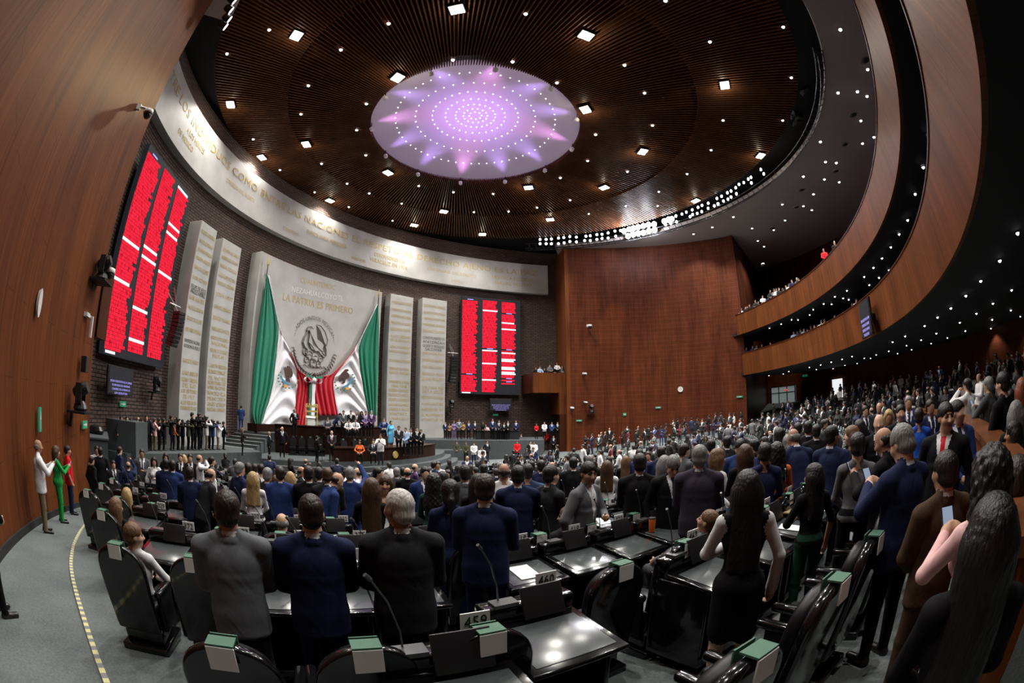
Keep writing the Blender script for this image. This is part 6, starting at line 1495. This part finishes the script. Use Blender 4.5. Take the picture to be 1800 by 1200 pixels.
# galleries
rg=random.Random(11)
def gallery(pts,C,R,zfl,lab,grp,sit=True):
    for px,py in pts:
        q=at_cyl(px,py,C,R); top=rg.choice(['black','navy','white','charcoal','grey','white','lightblue']); az=math.atan2(q.x,q.y)
        H=1.70; z=q.z-H*(.735 if sit else 1)
        put_person(q.x,q.y,z,az+PI+rg.uniform(-.5,.3),H,.04,top,'black',rg.choice(['short','short','long']),rg.choice(['black','dark','brown']),label='tiny person in %s %s'%(WORDS.get(top,top),lab),group=grp,legs='sit' if sit else 'stand',arms='lap' if sit else 'front',vee=False)
up=[(1303+i*5.2+rg.uniform(-2,2),545-(i*5.2)**1.13*.30+rg.uniform(-9,1)) for i in range(20)]
gallery(up,BC,RB+.75,0,'behind the upper balcony rail','spectators on the upper balcony')
gallery([(1312,610),(1323,607),(1330,606),(1339,604),(1354,601)]+[(1395+i*6,585-i*2.3+rg.uniform(-5,2)) for i in range(13)]+[(1480,549),(1484,546),(1498,532),(1505,524)],BC,RB+.75,0,'behind the lower balcony rail','spectators on the lower balcony')
gallery([(942,645),(949,643),(957,646),(966,640),(975,643),(979,637),(988,642),(994,638),(1000,643)],WC,22.9,0,'in the small wooden box below the frieze end','people in the small wooden box')
gallery([(1400,488),(1447,437),(1466,424)],BC,RB+.9,0,'standing at the upper balcony rail','standing spectators on the upper balcony',sit=False); PEOPLE[-2]['top']=COLS['red']; PEOPLE[-2]['label']='person in red standing at the upper balcony rail'
# ---- the rest of the seats: a crowd on its feet between the rows
rc=random.Random(5)
HAND=len(PEOPLE)
tops=['black']*6+['navy']*6+['charcoal']*5+['midgrey']*3+['blue']*2+['white']*4+['grey']*2+['maroon','red','cream','tan','denim','darkgreen','lightblue','pink']
def proj_px(v):
    x=v[0]; y=v[1]*math.cos(PITCH)+v[2]*math.sin(PITCH); z=-v[1]*math.sin(PITCH)+v[2]*math.cos(PITCH); n=math.sqrt(x*x+y*y+z*z); th=math.acos(max(-1,min(1,y/n))); r=2*FPX*math.sin(th/2); a=math.atan2(z,x)
    return 900+r*math.cos(a),600-r*math.sin(a)
cand=[]
for (d,P,a,num,p,z,rz) in items:
    if d<7.0 or (P,round(a,2)) in SEATED: continue
    left=a<-61.8
    if left and d<13 and rc.random()<.8: continue
    if rc.random()<(.25 if left else .30 if d<10 else .18): continue
    off=rc.uniform(.15,.4); q=p+Vector((math.cos(deg(a)),math.sin(deg(a))))*(-off)+Vector((-math.sin(deg(a)),math.cos(deg(a))))*rc.uniform(-.15,.15)
    cand.append((q.x,q.y,z-.126*off,rz))
# standing people behind the last row on the right and under the balconies
for _ in range(330):
    D=rc.uniform(37.9,50); a=rc.uniform(-44,3) if D>39 else rc.uniform(-40,-5); q=pdir(D,deg(a)); cand.append((q.x,q.y,floorz_D(D),deg(a)+PI/2))
for _ in range(60):
    D=rc.uniform(36.1,37.1); a=rc.uniform(-44,-8); q=pdir(D,deg(a)); cand.append((q.x,q.y,floorz_D(D),deg(a)+PI/2))
for bnd in (-51.6,-40.7,-29.7,-18.7):
    for k in range(14): D=rc.uniform(17,35); q=pdir(D,deg(bnd+rc.uniform(-.7,.7))); cand.append((q.x,q.y,floorz_D(D),deg(bnd)+PI/2))
for _ in range(170):
    a=deg(rc.uniform(51,93)); r=rc.uniform(14.5,21.0); x,y=WC.x+r*math.cos(a),WC.y+r*math.sin(a); D=ppol((x,y))[0]
    if D>15 and ppol((x,y))[1]>deg(-9): cand.append((x,y,floorz_D(D),ppol((x,y))[1]+PI/2))
cand.sort(key=lambda c:math.hypot(c[0],c[1]))
crowd=MB(); crowd_mats=[mat('crowd_'+k,COLS[k],.85) for k in ('black','navy','charcoal','white','grey','blue','maroon')]+[mat('crowd_skin',SK[0],.6),mat('crowd_hair',HC['black'],.6)]
ncrowd=0
def sector(a):
    return 'the left section' if a<-61.8 else 'the section right of the near aisle' if a<-51.6 else 'the middle section' if a<-40.7 else 'the right section' if a<-29.7 else 'the far right section' if a<-18.7 else 'the farthest section'
for (x,y,z,rz) in cand:
    fem=rc.random()<.33; sitp=rc.random()<.22; H=(1.6 if fem else 1.73)*rc.uniform(.96,1.05)
    hx,hy=proj_px((x,y,z+H*(.735 if sitp else 1))); d=math.hypot(x,y)
    if hx<150 or hx>1830 or hy<600: continue
    tol=.35*807/d
    if any(abs(hx-a)<tol and abs(hy-b)<tol*1.3 and abs(dd-d)<3.5 for a,b,dd in TAKEN): continue
    top=rc.choice(tops); hair=rc.choice(['long','long','curly','tail']) if fem else rc.choice(['short','short','short','short','bald']); hcol=rc.choice(['black','black','dark','dark','brown','grey'] if not fem else ['black','dark','brown','light_brown','blonde'])
    face=rc.random(); hd=rz+ (rc.uniform(-.5,.5) if face<.55 else rc.uniform(-PI,PI)); arms=rc.choice(['down','front','front','hold','phone','fold'])
    if sitp: arms='lap'; hd=rz
    TAKEN.append((hx,hy,d)); A=math.degrees(ppol((x,y))[1]); D=ppol((x,y))[0]
    if len(PEOPLE)<300:
        lab='%s in %s with %s hair %s %s'%('woman' if fem else 'man',WORDS.get(top,top),{'light_brown':'light brown'}.get(hcol,hcol) if hair!='bald' else 'little','seated' if sitp else 'standing','among the desks of '+sector(A) if D<37.2 else 'behind the wooden barrier')
        put_person(x,y,z,-hd,H,.024 if d<14 else .036,top,None if top in('black','navy','charcoal','midgrey','blue','grey') else 'charcoal',hair,hcol,label=lab,group='people in '+sector(A) if D<37.2 else 'people behind the wooden barrier',fem=fem,vee=not fem,tie=False,arms=arms,legs='sit' if sitp else 'stand')
    else:
        key=tuple(sorted(dict(h=.036,fem=fem,vee=not fem,tie=False,arms=arms,legs='sit' if sitp else 'stand').items())); me,c,R=get_body(key); hm=get_hair(hair,key)
        Mx=Matrix.Translation((x,y,z))@Matrix.Rotation(hd,4,'Z')@Matrix.Scale(H/1.74,4); ti={'black':0,'navy':1,'charcoal':2,'midgrey':2,'blue':5,'white':3,'grey':4,'maroon':6,'red':6}.get(top,0)
        for m_,isb in ((me,True),(hm,False)):
            co=np.empty(len(m_.vertices)*3,dtype=np.float32); m_.vertices.foreach_get('co',co); co=co.reshape(-1,3); co=co@np.array(Mx.to_3x3()).T+np.array(Mx.translation)
            b=len(crowd.v); crowd.v+= [tuple(v) for v in co.tolist()]; vi=np.empty(len(m_.polygons)*4,dtype=np.int32); m_.loops.foreach_get('vertex_index',vi); crowd.f+=[tuple(q) for q in (vi.reshape(-1,4)+b).tolist()]
            if isb:
                mi=np.empty(len(m_.polygons),dtype=np.int32); m_.polygons.foreach_get('material_index',mi); mp={TOP:ti,BOT:ti if ti in(0,1,2,5) else 0,SKIN:7,SHIRT:3,TIE:0,SHOE:0,EYE:8,BROW:8,LIP:7}; crowd.m+=[mp[int(q)] for q in mi]
            else: crowd.m+=[8]*len(m_.polygons)
            crowd.uv+=[[(0,0)]*4]*len(m_.polygons)
        ncrowd+=1
if crowd.v:
    o=newobj('crowd',crowd.mesh('crowd',crowd_mats,smooth=True,recalc=False)); tag(o,'far crowd of small people filling the back rows and the floor under the balconies','crowd',kind='stuff')

# where several people share one description, tell them apart by their order from the left
ORD=['leftmost','second from left','third from left','fourth from left','fifth from left','sixth from left','seventh from left','eighth from left','ninth from left','tenth from left']
bylab={}
for o in PEOPLE: bylab.setdefault(o['label'],[]).append(o)
for lb,os_ in bylab.items():
    if 1<len(os_)<=10:
        os_.sort(key=lambda o:math.atan2(o.location.x,o.location.y))
        for i,o in enumerate(os_):
            w=lb.split(); o['label']=' '.join(lb.split()[:13])+', '+('rightmost' if i==len(os_)-1 else ORD[i])
# ================================================================ light
def area(name,loc,power,size,col=(1,1,1),target=None,spread=PI):
    l=bpy.data.lights.new(name,'AREA'); l.energy=power; l.size=size; l.color=col; l.spread=spread
    o=bpy.data.objects.new(name,l); COL.objects.link(o); o.location=loc
    if target is not None: o.rotation_euler=(Vector(target)-Vector(loc)).to_track_quat('-Z','Y').to_euler()
    return o
def spot(name,loc,target,power,angle,blend=.4,col=(1,1,1),r=.1):
    l=bpy.data.lights.new(name,'SPOT'); l.energy=power; l.spot_size=angle; l.spot_blend=blend; l.color=col; l.shadow_soft_size=r
    o=bpy.data.objects.new(name,l); COL.objects.link(o); o.location=loc; o.rotation_euler=(Vector(target)-Vector(loc)).to_track_quat('-Z','Y').to_euler(); return o
for q in FLP:
    rim=26-(Vector((q.x,q.y))-WC).length<9
    area('flood_light',q-Vector((0,0,.06)),420 if rim else 850,.55,(1,.95,.88),None,deg(125))
    # the lamp also spills sideways on to the slats round it
    l=bpy.data.lights.new('flood_spill','POINT'); l.energy=30 if rim else 60; l.color=(1,.85,.62); l.shadow_soft_size=.12
    o=bpy.data.objects.new('flood_spill',l); COL.objects.link(o); o.location=q-Vector((0,0,.35))
# stage lamps of the truss, thrown on to frieze, flags and rostrum
B0=at_cyl(1125,404,C2,RT-.6); B1=at_cyl(1020,420,C2,RT-.6); B2=at_cyl(1230,360,C2,RT-.6)
for px,py,pw,an in ((338,262,3800,11),(428,345,3600,10),(545,412,3600,10),(690,445,3800,9),(800,470,3000,8)):
    t=at_cyl(px,py,WC,25.4); spot('frieze_beam',tuple(B2),tuple(t),pw,deg(an),.5,(1,.98,.86),.15)
for px,py,pw,an in ((560,640,3000,34),(600,760,5000,26),(480,600,1500,26)):
    t=at_cyl(px,py,WC,24.8); spot('stage_beam',tuple(B0),tuple(t),pw,deg(an),.9,(.95,.96,1),.3)
for px,py,pw,an in ((900,820,14000,60),(450,850,14000,60),(1200,800,9000,60)):
    t=at_floor(px,py); spot('hall_beam',tuple(B0),tuple(t),pw,deg(an),.95,(.93,.95,1),.4)

for i,p in enumerate(SOX+[at_soffit(*q) for q in SO]):
    spot('soffit_light',tuple(p-Vector((0,0,.15))),(p.x,p.y,-3),2300 if i<12 else 1500,deg(110),.6,(1,.96,.9),.12)
for i,q in enumerate(UL):
    if i%3==0: spot('balcony_light',tuple(q-Vector((0,0,.15))),(q.x,q.y,-3),130,deg(110),.6,(1,.95,.88),.08)

# two warm washes on the wood walls
t=at_cyl(285,70,WC,23.4); spot('wall_wash',tuple(FLP[1]-Vector((0,0,.2))),tuple(t),2600,deg(30),.8,(1,.72,.36),.15)
t=at_cyl(1085,660,WC,RR); b=at_soffit(1075,440); spot('wall_wash',tuple(Vector((WC.x+(RR-2.2)*math.cos(ang(t)),WC.y+(RR-2.2)*math.sin(ang(t)),15.8))),(WC.x+(RR-.1)*math.cos(ang(t)),WC.y+(RR-.1)*math.sin(ang(t)),5.0),2200,deg(27),.5,(1,.70,.36),.1)

# glare of the hottest bank of lamps on the ceiling around it
for px in (1108,1140):
    q=at_cyl(px,407,C2,RT-.75); l=bpy.data.lights.new('bank_glow','POINT'); l.energy=700; l.color=(.93,.92,1); l.shadow_soft_size=.3
    o=bpy.data.objects.new('bank_glow',l); COL.objects.link(o); o.location=q-Vector((0,0,.2))
# ================================================================ camera, light, render look
cam=bpy.data.cameras.new('camera'); co=bpy.data.objects.new('camera',cam); COL.objects.link(co)
cam.type='PANO'; cam.panorama_type='FISHEYE_EQUISOLID'; cam.sensor_fit='HORIZONTAL'; cam.sensor_width=36; cam.fisheye_lens=36*FPX/1800; cam.fisheye_fov=PI
cam.clip_start=.05; cam.clip_end=300
co.location=(0,0,0); co.rotation_euler=(PI/2+PITCH,0,0); SC.camera=co
w=bpy.data.worlds.new('ambient_fill'); SC.world=w; w.use_nodes=True; w.node_tree.nodes['Background'].inputs[0].default_value=(.5,.5,.55,1); w.node_tree.nodes['Background'].inputs[1].default_value=.04  # dim ambient fill added for the gaps; the closed hall has no sky
vs=SC.view_settings; vs.view_transform='Standard'; vs.look='None'; vs.exposure=0; vs.gamma=1; vs.use_curve_mapping=False
SC.cycles.max_bounces=7; SC.cycles.glossy_bounces=3; SC.cycles.caustics_reflective=False; SC.cycles.caustics_refractive=False; SC.cycles.sample_clamp_indirect=8
